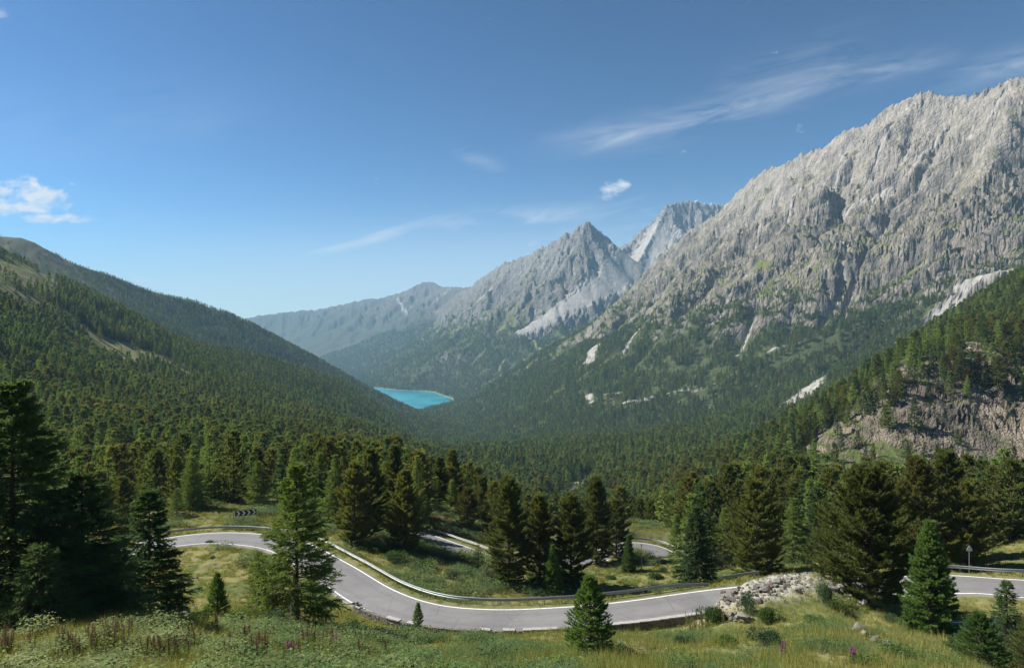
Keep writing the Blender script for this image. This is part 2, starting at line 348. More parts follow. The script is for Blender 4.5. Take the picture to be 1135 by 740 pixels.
# ------------------------------------------------------------------ the terrain sheet
def rows():
    def g(a, b, r): return np.exp(np.arange(math.log(a), math.log(b), r))
    q = float(QUALITY)
    return np.concatenate([g(6, 30, .009 * q), g(30, 200, .0042 * q), g(200, 1500, .0050 * q), g(1500, 7200, .0036 * q), g(7200, 14500, .006 * q), [14500., 15500.]])
def cols():
    q = float(QUALITY)
    a = np.arange(-.86, .861, .00150 * q); l = -.86 - np.cumsum(np.linspace(.004, .03, 24)); r = .86 + np.cumsum(np.linspace(.004, .03, 24))
    return np.concatenate([l[::-1], a, r])
RY, CU = rows(), cols()
GU, GY = np.meshgrid(CU, RY, indexing='ij'); GX = GU * GY
log('height field %s' % (GX.shape,))
parts = []
for i in range(0, GX.shape[0], 120):
    parts.append(height(GX[i:i + 120], GY[i:i + 120], True))
H, IDM, CD, ED, EA, ROCK, CRAG, ND, SD, RUB = [np.concatenate([p[k] for p in parts]) for k in range(10)]
del parts
log('height done')
# ------------------------------------------------------------------ what covers the terrain
def normals_z():
    du = np.gradient(H, axis=0) ; dv = np.gradient(H, axis=1)
    xu = np.gradient(GX, axis=0); xv = np.gradient(GX, axis=1); yv = np.gradient(GY, axis=1)
    # h(x,y): dh/dx = du/xu ; dh/dy = (dv - dh/dx*xv)/yv
    hx = du / xu; hy = (dv - hx * xv) / yv
    return hx, hy
HX, HY = normals_z()
SLOPE = np.sqrt(HX ** 2 + HY ** 2)
log('slopes')
def cover(x, y, h, idm, cd, slope, ea, crag, nd, sd):
    """forest density 0..1, scree, grass, bare rock"""
    n1 = fbm(x / 190, y / 190, 4, 111); n2 = fbm(x / 45, y / 45, 3, 117)
    scree = strip_mask(x, y, 'scree'); grass = strip_mask(x, y, 'grass')
    tl = np.where(idm == 1, 270., np.where(idm == 5, 190., np.where(idm >= 3, 60., np.interp(y, [1400, 1900, 2700, 3300, 3700, 4200], [200, 195, 80, -50, 70, 200])))) + n1 * 260
    f = (1 - sstep(tl - 70, tl + 70, h)) * (1 - sstep(1.05, 1.5, slope + n2 * .25 - .25 * (idm == 0) - .35 * sstep(40, 160, tl - h)))
    # belts of stunted pine among the cliffs
    belt = sstep(-.10, .08, n1 * .8 + .7 * n2) * (1 - sstep(360, 560, h)) * (idm == 2) * .75
    f = np.maximum(f, belt * sstep(tl, tl + 60, h) * (1 - sstep(1.6, 2.1, slope)))
    scree = scree * (1 - .75 * sstep(.02, .30, fbm(x / 16, y / 16, 4, 119)) * (y < 4500))
    f = f * (1 - np.clip(scree * 1.2, 0, 1)) * (1 - np.clip(grass * 1.15, 0, 1) * .93)
    f = f * (sd > 14) * (h > LAKE_Z + 1.5)
    # L1 upper pasture thins out
    f = f * np.where((x < -300) & (y < 1500) & (y > 500), 1 - .93 * sstep(25, 90, h) * sstep(-.30, .02, fbm(x / 120, y / 120, 3, 131)), 1)
    f = f * (1 - .62 * sstep(.30, .60, crag))
    rockm = sstep(1.0, 1.35, slope + .3 * n2 - .3 * sstep(40, 160, tl - h) * (idm == 2)) * sstep(40, 140, y)
    rockm = np.maximum(rockm, sstep(tl + 40, tl + 200, h + n2 * 90 - 20 * (idm == 5)) * (idm >= 2))
    rockm = np.maximum(rockm, sstep(.10, .30, crag) * sstep(.20, .60, slope + n2 * .7))
    gul = sstep(4.0, 7.0, ea + n2 * 2) * (idm >= 2) * rockm * (1 - sstep(10.5, 12, ea))
    scree = np.maximum(scree, gul * .9)
    return f, scree, grass, rockm
FD, SCR, GRS, RCK = cover(GX, GY, H, IDM, CD, SLOPE, EA, CRAG, ND, SD)
log('cover')
def mixc(a, c, w):
    return a * (1 - w[..., None]) + np.asarray(c, np.float32) * w[..., None]
def albedo():
    n = fbm(GX / 60, GY / 60, 4, 141)[..., None]; nb = fbm(GX / 9, GY / 9, 4, 147)[..., None]; ns = fbm(GX / 1.7, GY / 1.7, 3, 151)[..., None]
    nearw = (1 - sstep(180, 400, GY))[..., None]
    # meadow / heath
    C = np.array([.105, .118, .038], np.float32) + np.array([.06, .035, .012]) * np.clip(nb + ns * nearw * .7, -.6, .9) + np.array([.02, .0, .0]) * n
    # near ground: dry grass, green grass, bare earth
    dry = np.clip(.5 + 1.6 * fbm(GX / 11, GY / 11, 3, 157) + .8 * ns[..., 0], 0, 1) * nearw[..., 0]
    C = mixc(C, (.215, .185, .075), dry * .75)
    earth = sstep(.25, .55, fbm(GX / 4, GY / 4, 4, 161) + .25 * ns[..., 0]) * nearw[..., 0]
    C = mixc(C, (.20, .155, .11), earth * .6)
    C = mixc(C, (.055, .066, .026), np.clip(FD * 1.1, 0, 1) * sstep(110, 170, GY))
    # high heath on the left ridge is brownish
    C = mixc(C, (.075, .07, .042), sstep(150, 290, H + 60 * n[..., 0]) * (IDM == 1) * .8)
    gcol = np.array([.17, .165, .07], np.float32); C = mixc(C, gcol, GRS * .85)
    C = mixc(C, (.085, .105, .038), ((GX / GY > .36) & (GY > 180) & (GY < 430)) * np.clip(.75 + .8 * nb[..., 0], .2, 1))
    C = mixc(C, (.060, .066, .042), (IDM == 5) * .9)
    # rock
    st = fbm(GX / 14, (H * 1.7 + GY * .2) / 9, 4, 171)[..., None]
    R = .86 * (np.array([.245, .215, .180], np.float32) + np.array([.062, .060, .058], np.float32) * (sstep(330, 620, H + 120 * n[..., 0]))[..., None]) * (1 + .55 * np.clip(nb, -.8, .8) + .35 * np.clip(st, -1, 1) + .35 * n) 
    dk = sstep(.02, .42, fbm(GX / 30, GY / 46, 5, 175) + .15 + .15 * n[..., 0]); R = mixc(R, (.075, .075, .068), dk * (.72 - .4 * sstep(400, 650, H)))
    R = mixc(R, (.235, .20, .15), sstep(.0, .5, n[..., 0]) * .35)
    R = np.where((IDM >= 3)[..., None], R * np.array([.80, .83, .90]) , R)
    R = np.where((IDM == 5)[..., None], R * np.array([.50, .50, .53]), R)
    R = np.where((IDM == 0)[..., None], R * np.array([1.17, 1.11, 1.03]) * (1 + .5 * fbm((GX + .3 * GY) / 13, H / 6, 4, 191))[..., None], R)
    lich = sstep(.05, .45, fbm(GX / 33, GY / 33, 4, 181) + .25 - .5 * (SLOPE - .8)) * (1 - sstep(650, 900, H)) * (IDM >= 2) * np.where(IDM == 5, .45, 1)
    R = mixc(R, (.15, .15, .065), np.clip(lich, 0, 1) * .75)
    C = C * (1 - RCK[..., None]) + R * RCK[..., None]
    S = np.array([.285, .27, .245], np.float32) * (1 + .45 * nb)
    C = C * (1 - SCR[..., None]) + S * SCR[..., None]
    # snow on the far summit
    u = GX / GY * F0 + CX
    snow = ((IDM == 4) & (CD < 130)) * sstep(766, 776, u) * sstep(1330, 1352, H + 12 * n[..., 0])
    C = mixc(C, (.86, .87, .89), np.clip(snow, 0, 1) * 1.)
    # road bench shoulders
    C = mixc(C, (.13, .14, .055), (ND < 6) * (1 - sstep(3.5, 6, ND)) * .6)
    C = mixc(C, (.10, .10, .095), (ND < 3.3).astype(float))
    C = mixc(C, (.33, .31, .28), np.clip(RUB * 1.6 - .3 + .5 * nb[..., 0], 0, 1) * .75)
    C = mixc(C, (.30, .27, .2), ((SD < 4 + 7 * n[..., 0]) & (GY > 2600)).astype(float))
    return np.clip(C, .01, .9).astype(np.float32)
ALB = albedo(); log('albedo')

# ------------------------------------------------------------------ materials
def new_mat(name):
    m = bpy.data.materials.new(name); m.use_nodes = True; nt = m.node_tree
    for n in list(nt.nodes): nt.nodes.remove(n)
    out = nt.nodes.new('ShaderNodeOutputMaterial'); return m, nt, out
def N(nt, typ, **kw):
    n = nt.nodes.new(typ)
    for k, v in kw.items():
        if k.startswith('i_'): n.inputs[int(k[2:]) if k[2:].isdigit() else k[2:].replace('_', ' ')].default_value = v
        else: setattr(n, k, v)
    return n
def L(nt, a, ao, b, bi): nt.links.new(a.outputs[ao], b.inputs[bi])
def math_(nt, op, a, b=None, c=None):
    n = nt.nodes.new('ShaderNodeMath'); n.operation = op
    for k, v in enumerate((a, b, c)):
        if v is None: continue
        if isinstance(v, (int, float)): n.inputs[k].default_value = v
        else: nt.links.new(v, n.inputs[k])
    return n.outputs[0]
def mixcol(nt, fac, a, b, blend='MIX'):
    n = nt.nodes.new('ShaderNodeMix'); n.data_type = 'RGBA'; n.blend_type = blend
    for sock, v in ((n.inputs[0], fac), (n.inputs[6], a), (n.inputs[7], b)):
        if isinstance(v, (int, float)): sock.default_value = v
        elif isinstance(v, tuple): sock.default_value = (*v, 1)
        else: nt.links.new(v, sock)
    return n.outputs[2]
def noise(nt, vec, scale, detail=4, rough=.6):
    n = N(nt, 'ShaderNodeTexNoise'); n.inputs['Scale'].default_value = scale; n.inputs['Detail'].default_value = detail; n.inputs['Roughness'].default_value = rough
    if vec is not None: nt.links.new(vec, n.inputs['Vector'])
    return n.outputs[0]
def ramp(nt, fac, stops):
    n = N(nt, 'ShaderNodeValToRGB'); e = n.color_ramp.elements
    while len(e) > 1: e.remove(e[-1])
    e[0].position, c = stops[0][0], stops[0][1]; e[0].color = (*c, 1) if len(c) == 3 else c
    for p, c in stops[1:]:
        q = e.new(p); q.color = (*c, 1)
    nt.links.new(fac, n.inputs[0]); return n.outputs[0]
def bsdf(nt, out, col, rough=.9, spec=.2, normal=None):
    b = N(nt, 'ShaderNodeBsdfPrincipled')
    if isinstance(col, tuple): b.inputs['Base Color'].default_value = (*col, 1)
    else: nt.links.new(col, b.inputs['Base Color'])
    if isinstance(rough, (int, float)): b.inputs['Roughness'].default_value = rough
    else: nt.links.new(rough, b.inputs['Roughness'])
    b.inputs['Specular IOR Level'].default_value = spec
    if normal is not None: nt.links.new(normal, b.inputs['Normal'])
    nt.links.new(b.outputs[0], out.inputs[0]); return b
def bump(nt, h, strength, dist):
    n = N(nt, 'ShaderNodeBump'); n.inputs['Strength'].default_value = strength; n.inputs['Distance'].default_value = dist
    nt.links.new(h, n.inputs['Height']); return n.outputs[0]

def terrain_mat(name, fine_scale, bump_d, contrast, frac=0.):
    m, nt, out = new_mat(name)
    at = N(nt, 'ShaderNodeAttribute', attribute_name='albedo'); geo = N(nt, 'ShaderNodeNewGeometry'); pos = geo.outputs['Position']
    a = noise(nt, pos, fine_scale, 6, .65); b = noise(nt, pos, fine_scale * 5.3, 4, .6)
    f = math_(nt, 'ADD', math_(nt, 'MULTIPLY', a, .65), math_(nt, 'MULTIPLY', b, .35))
    f = math_(nt, 'ADD', math_(nt, 'MULTIPLY', math_(nt, 'SUBTRACT', f, .5), contrast * 2), 1.0)
    col = mixcol(nt, 1.0, at.outputs['Color'], f, 'MULTIPLY')
    hgt = f
    if frac:
        vo = N(nt, 'ShaderNodeTexVoronoi'); vo.feature = 'DISTANCE_TO_EDGE'; mp = N(nt, 'ShaderNodeMapping'); mp.inputs['Scale'].default_value = (1, 1, .45); mp.inputs['Rotation'].default_value = (.3, .5, .2)
        wv = mixcol(nt, .12, pos, N(nt, 'ShaderNodeTexNoise').outputs[1]); nt.links.new(pos, mp.inputs[0]); nt.links.new(mp.outputs[0], vo.inputs['Vector']); vo.inputs['Scale'].default_value = fine_scale * 1.1
        e = N(nt, 'ShaderNodeMapRange'); e.inputs[1].default_value = 0; e.inputs[2].default_value = .22; nt.links.new(vo.outputs['Distance'], e.inputs[0])
        rk_ = N(nt, 'ShaderNodeAttribute', attribute_name='rocky'); hgt = math_(nt, 'MULTIPLY', math_(nt, 'ADD', math_(nt, 'MULTIPLY', e.outputs[0], frac), f), math_(nt, 'ADD', math_(nt, 'MULTIPLY', rk_.outputs['Fac'], .85), .15))
    bsdf(nt, out, col, .95, .08, bump(nt, hgt, 1., bump_d)); return m
M = {}
M['ground'] = terrain_mat('ground_cover', 1.3, .12, .55)
M['crag'] = terrain_mat('crag_rock', .45, 1.4, .8, .5)
M['hill'] = terrain_mat('hill_cover', .12, 1.5, .4)
M['massif'] = terrain_mat('massif_rock', .06, 6.5, .7, .35)
M['peak'] = terrain_mat('peak_rock', .035, 16.0, .65, .3)
M['range'] = terrain_mat('range_cover', .014, 26.0, .5)

# ------------------------------------------------------------------ mesh building
def link(o, parent=None):
    COL.objects.link(o)
    if parent is not None: o.parent = parent
    return o
def tag(o, label=None, cat=None, group=None, kind=None):
    if label: o['label'] = label
    if cat: o['category'] = cat
    if group: o['group'] = group
    if kind: o['kind'] = kind
    return o
def mesh_np(name, V, Fc, mats, midx=None, attrs=None, smooth=False, loop_total=None):
    """Fc: (n,3) or (n,4) array"""
    me = bpy.data.meshes.new(name); n, k = Fc.shape
    me.vertices.add(len(V)); me.vertices.foreach_set('co', np.ascontiguousarray(V, np.float32).ravel())
    me.loops.add(n * k); me.loops.foreach_set('vertex_index', np.ascontiguousarray(Fc, np.int32).ravel())
    me.polygons.add(n); me.polygons.foreach_set('loop_start', np.arange(0, n * k, k, dtype=np.int32))
    if midx is not None: me.polygons.foreach_set('material_index', np.ascontiguousarray(midx, np.int32))
    me.polygons.foreach_set('use_smooth', np.full(n, bool(smooth)))
    for m in mats: me.materials.append(m)
    for an, (dom, data) in (attrs or {}).items():
        if data.ndim == 2:
            a = me.attributes.new(an, 'FLOAT_COLOR', dom); c = np.ones((len(data), 4), np.float32); c[:, :3] = data[:, :3]; a.data.foreach_set('color', c.ravel())
        else:
            a = me.attributes.new(an, 'FLOAT', dom); a.data.foreach_set('value', np.ascontiguousarray(data, np.float32))
    me.update(calc_edges=True); me.validate() if False else None
    return me
nu, nv = H.shape
vid = np.arange(nu * nv).reshape(nu, nv)
quads = np.stack([vid[:-1, :-1], vid[1:, :-1], vid[1:, 1:], vid[:-1, 1:]], -1).reshape(-1, 4)
# region of every quad: 0 ground, 1 valley floor, 2 left hillside, 3 left ridge, 4 massif, 5 peak, 6 snow peak, 7 far range
reg = np.where(IDM == 0, 1, IDM + 2)
reg = np.where((IDM == 0) & (GX < -60) & (GY > 300) & (GX / GY < (CX * 0 - .12)) & (H > LAKE_Z + 90) & (GY < 2700), 2, reg)
reg = np.where(GY < 300, 0, reg); reg = np.where(CRAG > .03, 8, reg)
regq = reg[:-1, :-1].reshape(-1)
def faces_out():
    """steep rock is pushed out and in along its own face, so that it breaks into blocks instead of flutes"""
    g = np.sqrt(1 + SLOPE ** 2); nx_, ny_ = -HX / g, -HY / g
    c = np.clip(CRAG * 1.5, 0, 1) * sstep(.4, 1.0, SLOPE)
    a = GX + .35 * GY
    b1 = np.round((fbm(a / 15, H / 10, 3, 301) + .5) * 7) / 7 - .5; b2 = ridged(a / 6.5, (H + .3 * a) / 5, 4, 305, .6) - .45
    d = c * (b1 * 5 + b2 * 1.6)
    m = ROCK * sstep(.5, 1.0, SLOPE) * (IDM == 2); a = GY - .4 * GX
    b1 = np.round((fbm(a / 60, (H + .25 * a) / 38, 3, 311) + .5) * 6) / 6 - .5; b2 = ridged(a / 22, (H + .35 * a) / 17, 4, 315, .6) - .45
    low = 1 - .55 * sstep(380, 620, H); d = d + m * (b1 * 15 + b2 * 7) * low
    m = ROCK * (IDM >= 3) * (IDM < 5); d = d + m * (ridged(GX / 55, (H - .3 * GX) / 44, 4, 321, .6) - .45) * 26
    d = d * (1 - SCR); return nx_ * d, ny_ * d
FX, FY = faces_out()
VV = np.stack([GX + FX, GY + FY, H], -1).reshape(-1, 3); AA = ALB.reshape(-1, 3); KK = (RCK * (1 - SCR)).astype(np.float32).ravel()
NAMES = ['ground', 'valley_terrain', 'hillside_terrain', 'ridge_hill', 'mountain_terrain', 'rocky_peak_terrain', 'snowy_peak_terrain', 'distant_hills', 'crag_terrain']
MATS = ['ground', 'hill', 'hill', 'hill', 'massif', 'peak', 'peak', 'range', 'crag']
for k, nm in enumerate(NAMES):
    q = quads[regq == k]
    if not len(q): continue
    used = np.zeros(len(VV), bool); used[q.ravel()] = True; remap = np.cumsum(used) - 1
    me = mesh_np(nm, VV[used], remap[q], [M[MATS[k]]], attrs={'albedo': ('POINT', AA[used]), 'rocky': ('POINT', KK[used])}, smooth=True)
    o = link(bpy.data.objects.new(nm, me)); o['kind'] = 'structure'
# ground behind and below the survey point
def back_patch():
    gx = np.linspace(-420, 420, 190); gy = np.linspace(-220, 330, 150); X, Y = np.meshgrid(gx, gy, indexing='ij')
    Z = np.where(Y > 6, height(X, np.maximum(Y, 6)), -4.6 + (6 - Y) * .3 + fbm(X / 14, Y / 14, 4, 81) * .8) - .2 - 1.6 * ((np.abs(X) < 1.2 * Y) & (Y > 9))
    n, m = X.shape; v = np.arange(n * m).reshape(n, m); q = np.stack([v[:-1, :-1], v[1:, :-1], v[1:, 1:], v[:-1, 1:]], -1).reshape(-1, 4)
    V = np.stack([X, Y, Z], -1).reshape(-1, 3); A = np.tile(np.array([.13, .135, .05], np.float32), (len(V), 1)); A *= (1 + .5 * fbm(X / 9, Y / 9, 3, 83)).ravel()[:, None].astype(np.float32)
    o = link(bpy.data.objects.new('slope_ground', mesh_np('slope_ground', V, q, [M['ground']], attrs={'albedo': ('POINT', A)}, smooth=True))); o['kind'] = 'structure'
back_patch()
# lake
def lake():
    m, nt, out = new_mat('lake_water'); geo = N(nt, 'ShaderNodeNewGeometry')
    n1 = noise(nt, geo.outputs['Position'], .09, 5, .6); n2 = noise(nt, geo.outputs['Position'], .004, 3, .5)
    col = ramp(nt, n2, [(.38, (.010, .17, .235)), (.5, (.015, .235, .29)), (.64, (.028, .32, .36))])
    bsdf(nt, out, col, .22, .35, bump(nt, n1, .25, .35))
    P = LAKE; c = P.mean(0); Q = c + (P - c) * 1.06
    gx = np.linspace(Q[:, 0].min() - 60, Q[:, 0].max() + 60, 30); gy = np.linspace(Q[:, 1].min() - 60, Q[:, 1].max() + 60, 40); X, Y = np.meshgrid(gx, gy, indexing='ij')
    v = np.arange(X.size).reshape(X.shape); q = np.stack([v[:-1, :-1], v[1:, :-1], v[1:, 1:], v[:-1, 1:]], -1).reshape(-1, 4)
    V = np.stack([X, Y, X * 0 + LAKE_Z], -1).reshape(-1, 3)
    ok = poly_sd(V[:, 0], V[:, 1], P)[q].min(1) < 50
    o = link(bpy.data.objects.new('lake', mesh_np('lake', V, q[ok], [m], smooth=True))); o['kind'] = 'structure'
lake(); log('terrain meshes')
# ------------------------------------------------------------------ foliage materials
def leaf_mat(name, stops, brown=None, brown_amt=.0, transl=.44, rough=.75, spot=.35, gain=2.7):
    m, nt, out = new_mat(name); at = N(nt, 'ShaderNodeAttribute', attribute_name='tint'); oi = N(nt, 'ShaderNodeObjectInfo')
    geo = N(nt, 'ShaderNodeNewGeometry')
    big = noise(nt, geo.outputs['Position'], .012, 3, .6); sm = noise(nt, geo.outputs['Position'], .55, 3, .6)
    f = math_(nt, 'ADD', math_(nt, 'MULTIPLY', at.outputs['Fac'], spot), math_(nt, 'MULTIPLY', oi.outputs['Random'], .40))
    f = math_(nt, 'ADD', f, math_(nt, 'MULTIPLY', math_(nt, 'SUBTRACT', big, .5), 1.2)); f = math_(nt, 'ADD', f, math_(nt, 'MULTIPLY', math_(nt, 'SUBTRACT', sm, .35), .45))
    col = ramp(nt, f, [(p_, tuple(min(.9, c_ * gain) for c_ in cc)) for p_, cc in stops])
    if brown:
        b = math_(nt, 'FRACT', math_(nt, 'MULTIPLY', oi.outputs['Random'], 7.13)); b = math_(nt, 'ADD', b, math_(nt, 'MULTIPLY', math_(nt, 'SUBTRACT', big, .5), 1.7))
        b = math_(nt, 'ADD', b, math_(nt, 'MULTIPLY', math_(nt, 'SUBTRACT', at.outputs['Fac'], .5), .5))
        mrn = N(nt, 'ShaderNodeMapRange'); mrn.inputs[1].default_value = 1 - brown_amt; mrn.inputs[2].default_value = 1 - brown_amt + .35; nt.links.new(b, mrn.inputs[0])
        col = mixcol(nt, mrn.outputs[0], col, brown)
    p = N(nt, 'ShaderNodeBsdfPrincipled'); nt.links.new(col, p.inputs['Base Color']); p.inputs['Roughness'].default_value = rough; p.inputs['Specular IOR Level'].default_value = .18
    t = N(nt, 'ShaderNodeBsdfTranslucent'); nt.links.new(mixcol(nt, 1., col, (1.25, 1.2, .55), 'MULTIPLY'), t.inputs[0])
    mx = N(nt, 'ShaderNodeMixShader'); mx.inputs[0].default_value = transl; nt.links.new(p.outputs[0], mx.inputs[1]); nt.links.new(t.outputs[0], mx.inputs[2]); nt.links.new(mx.outputs[0], out.inputs[0]); return m
M['spruce'] = leaf_mat('spruce_needles', [(0, (.020, .036, .015)), (.45, (.033, .056, .022)), (.8, (.058, .084, .029)), (1, (.090, .115, .038))], (.075, .058, .028), .17)
M['larch'] = leaf_mat('larch_needles', [(0, (.048, .070, .020)), (.45, (.074, .102, .028)), (.8, (.108, .136, .036)), (1, (.15, .17, .048))], (.085, .068, .032), .13, .40, gain=2.8)
M['pine'] = leaf_mat('pine_needles', [(0, (.028, .038, .013)), (.45, (.050, .060, .019)), (.8, (.090, .088, .027)), (1, (.135, .112, .036))], (.105, .080, .034), .20)
M['youngpine'] = leaf_mat('young_pine_needles', [(0, (.026, .048, .016)), (.45, (.045, .078, .024)), (.8, (.075, .11, .032)), (1, (.12, .15, .045))], (.12, .10, .035), .06)
M['shrub'] = leaf_mat('shrub_leaves', [(0, (.030, .055, .016)), (.5, (.062, .100, .028)), (1, (.12, .16, .05))], transl=.3, gain=1.6)
M['herb'] = leaf_mat('herb_leaves', [(0, (.052, .078, .024)), (.4, (.10, .132, .040)), (.75, (.17, .195, .075)), (1, (.26, .29, .15))], (.15, .095, .055), .30, .35, gain=1.5)
M['grass'] = leaf_mat('grass_blades', [(0, (.070, .085, .022)), (.35, (.125, .130, .038)), (.7, (.20, .175, .065)), (1, (.30, .25, .11))], (.20, .13, .07), .15, .35, gain=1.85)
def bark_mat(name, a, b):
    m, nt, out = new_mat(name); tc = N(nt, 'ShaderNodeTexCoord'); n = noise(nt, tc.outputs['Object'], 6, 5, .7)
    bsdf(nt, out, ramp(nt, n, [(.3, a), (.7, b)]), .95, .1, bump(nt, n, .8, .03)); return m
M['bark'] = bark_mat('conifer_bark', (.045, .034, .026), (.13, .10, .078))
M['deadwood'] = bark_mat('bleached_deadwood', (.20, .18, .16), (.36, .33, .30))

# ------------------------------------------------------------------ conifers
def unit(v): return v / (np.linalg.norm(v, axis=-1, keepdims=True) + 1e-9)
def tube(P, r, seg=6):
    """tapered tube along points P with radii r -> V, F(quads)"""
    P = np.asarray(P, float); n = len(P); T = unit(np.gradient(P, axis=0)); up = np.array([0, 0, 1.]) if abs(T[0, 2]) < .9 else np.array([1., 0, 0])
    A = unit(np.cross(T, up)); B = np.cross(T, A); an = np.linspace(0, 2 * np.pi, seg, endpoint=False)
    V = P[:, None] + (A[:, None] * np.cos(an)[None, :, None] + B[:, None] * np.sin(an)[None, :, None]) * np.asarray(r)[:, None, None]
    v = np.arange(n * seg).reshape(n, seg); w = np.roll(v, -1, 1)
    F = np.stack([v[:-1], w[:-1], w[1:], v[1:]], -1).reshape(-1, 4); return V.reshape(-1, 3), F
class Acc:
    def __init__(s): s.V = []; s.F = []; s.T = []; s.M = []; s.n = 0
    def add(s, V, F, tint=None, mat=0):
        F = np.asarray(F); F = np.concatenate([F[:, :3], F[:, [0, 2, 3]]]) if F.shape[1] == 4 else F
        s.V.append(np.asarray(V)); s.F.append(F + s.n); s.n += len(V)
        s.T.append(np.full(len(F), .5) if tint is None else tint); s.M.append(np.full(len(F), mat))
    def mesh(s, name, mats, smooth=False):
        return mesh_np(name, np.concatenate(s.V), np.concatenate(s.F), mats, np.concatenate(s.M), {'tint': ('FACE', np.concatenate(s.T).astype(np.float32))}, smooth)
def blades(P, D, Ln, Wd, r, flat=None):
    """thin triangles from P along D"""
    n = len(P); R = r.normal(size=(n, 3))
    if flat is not None: R = R * (1 - flat) + np.array([0, 0, 1.]) * flat * 2
    S = unit(np.cross(D, R)) * (Wd * .5)[:, None]
    V = np.stack([P - S, P + S, P + D * Ln[:, None]], 1).reshape(-1, 3); return V, np.arange(n * 3).reshape(n, 3)
KINDS = {
 #        R/h   first  whorl  nb  e0   e1   curve  twigs
 'spruce': dict(R=.19, z0=.04, el=(-.22, .55), cv=-.10, tip=.16, prof=lambda t: (1 - t) ** .80 * (.93 + .07 * np.sin(9 * t)), mat='spruce', droop=-.35, phi=.85),
 'larch': dict(R=.24, z0=.07, el=(-.08, .60), cv=-.05, tip=.16, prof=lambda t: np.minimum(1, (1 - t) ** .85 * 1.06) * np.minimum(1, .80 + t * 2.0), mat='larch', droop=-.45, phi=1.1),
 'youngpine': dict(R=.22, z0=.02, el=(.05, .95), cv=.02, tip=.05, prof=lambda t: (1 - t) ** .78 * np.minimum(1, .62 + t * 2.6), mat='youngpine', droop=.35, phi=.75),
 'sapling': dict(R=.22, z0=.30, el=(.25, .95), cv=.02, tip=.05, prof=lambda t: (1 - t) ** .8 * np.minimum(1, .55 + t * 2.2), mat='youngpine', droop=.35, phi=.75),
 'pine': dict(R=.20, z0=.04, el=(-.06, .80), cv=.03, tip=.12, prof=lambda t: np.minimum(1, ((1 - t) / .70) ** .60) * np.minimum(1, .62 + t * 1.9), mat='pine', droop=.30, phi=.75),
}
def conifer(kind, h, R, seed, lod):
    """lod 0: near the viewer, 1: middle distance, 2: far. returns (trunk Acc, crown Acc)"""
    K = KINDS[kind]; r = np.random.default_rng(seed); tr, cr = Acc(), Acc()
    dz = {0: .26, 1: .56, 2: .85}[lod] * (1.25 if kind == 'larch' else 1) * max(.55, min(1.2, h / 12)); z0 = h * K['z0']
    zs = []; z = z0
    while z < h * .975:
        zs.append(z); z += dz * (1 - .45 * z / h) * r.uniform(.75, 1.25)
    nb = {0: 7, 1: 6, 2: 6}[lod]
    zb = np.repeat(zs, nb) + r.normal(0, dz * .35, len(zs) * nb); n = len(zb); zb = np.clip(zb, z0 * .5, h * .93)
    az = np.tile(np.arange(nb) * 2 * np.pi / nb, len(zs)) + np.repeat(r.uniform(0, 6.28, len(zs)), nb) + r.normal(0, .25, n)
    t = np.clip((zb - z0) / (h - z0), 0, 1)
    # uneven outline: lobes that belong to sectors and heights
    lob = 1 + (.13 if kind != 'larch' else .0) * np.sin(zb / h * (23 + seed % 5) + 1.3 * np.sin(az)) + .28 * perlin(az * 1.1 + 7, zb / h * 6, seed) + .16 * perlin(np.cos(az) * 2 + 3, zb / h * 14, seed + 5)
    pf = K['prof'](np.clip(t, 0, 1))
    if lod == 2: pf = .45 * pf + .55 * (1 - t) ** .85
    ln = R * pf * lob * r.uniform(.72, 1.08, n)
    if kind in ('youngpine', 'sapling'): ln = R * K['prof'](np.clip(t, 0, 1)) * (1 + .35 * (lob - 1)) * r.uniform(.85, 1.06, n)
    if kind == 'larch': ln *= r.uniform(.7, 1.12, n)
    ln = np.maximum(ln, .12 * R * (1 - .5 * t)); gap = r.random(n) < (.10 if kind not in ('youngpine', 'sapling') else .0); gap |= perlin(az * 1.3 + 11, zb / h * 9, seed + 9) < (-9 if kind in ('youngpine', 'sapling') else -.62 if kind == 'larch' else -.42); keep = ~gap; zb, az, ln, t = zb[keep], az[keep], ln[keep], t[keep]; n = len(zb)
    el = K['el'][0] + (K['el'][1] - K['el'][0]) * t ** 1.4 + r.normal(0, .10, n)
    ch = np.stack([np.cos(az), np.sin(az), 0 * az], 1); up = np.array([0, 0, 1.])
    def pt(i, s):                                             # point and tangent on branch i at s
        L_ = ln[i][:, None]; e = el[i][:, None]; s = s[:, None]
        P = ch[i] * (L_ * s * np.cos(e)) + up * (L_ * (s * np.sin(e) + K['cv'] * s ** 2 * 1.6 + K['tip'] * s ** 4)); P[:, 2] += zb[i]
        T = ch[i] * np.cos(e) + up * (np.sin(e) + 3.2 * K['cv'] * s + 4 * K['tip'] * s ** 3); return P, unit(T)
    # trunk
    rb = h * .0115 + .03; lean = r.normal(0, .006, 2) * h; q = np.linspace(0, 1, 9)
    TP = np.stack([lean[0] * q ** 2, lean[1] * q ** 2, q * h * .985 - .35 * (1 - q)], 1)
    V, F = tube(TP, rb * (1 - q) ** .85 + .012, 8 if lod == 0 else 5); tr.add(V, F)
    ox = np.interp(zb / h, q, TP[:, 0]); oy = np.interp(zb / h, q, TP[:, 1])
    # wood of the branches
    if lod < 2:
        step = 1 if lod == 0 else 3
        for i in range(0, n, step):
            if ln[i] < .5: continue
            s = np.array([0, .35, .7, .96]); P, _ = pt(np.full(4, i), s); P[:, 0] += ox[i]; P[:, 1] += oy[i]
            V, F = tube(P, (.012 + ln[i] * .009) * (1 - s * .8), 4 if lod == 0 else 3); tr.add(V, F)
    # twigs
    dens = {0: 7.0, 1: 2.6, 2: 1.3}[lod] * (.95 if kind == 'larch' else 1.35 if kind in ('youngpine', 'sapling') else 1)
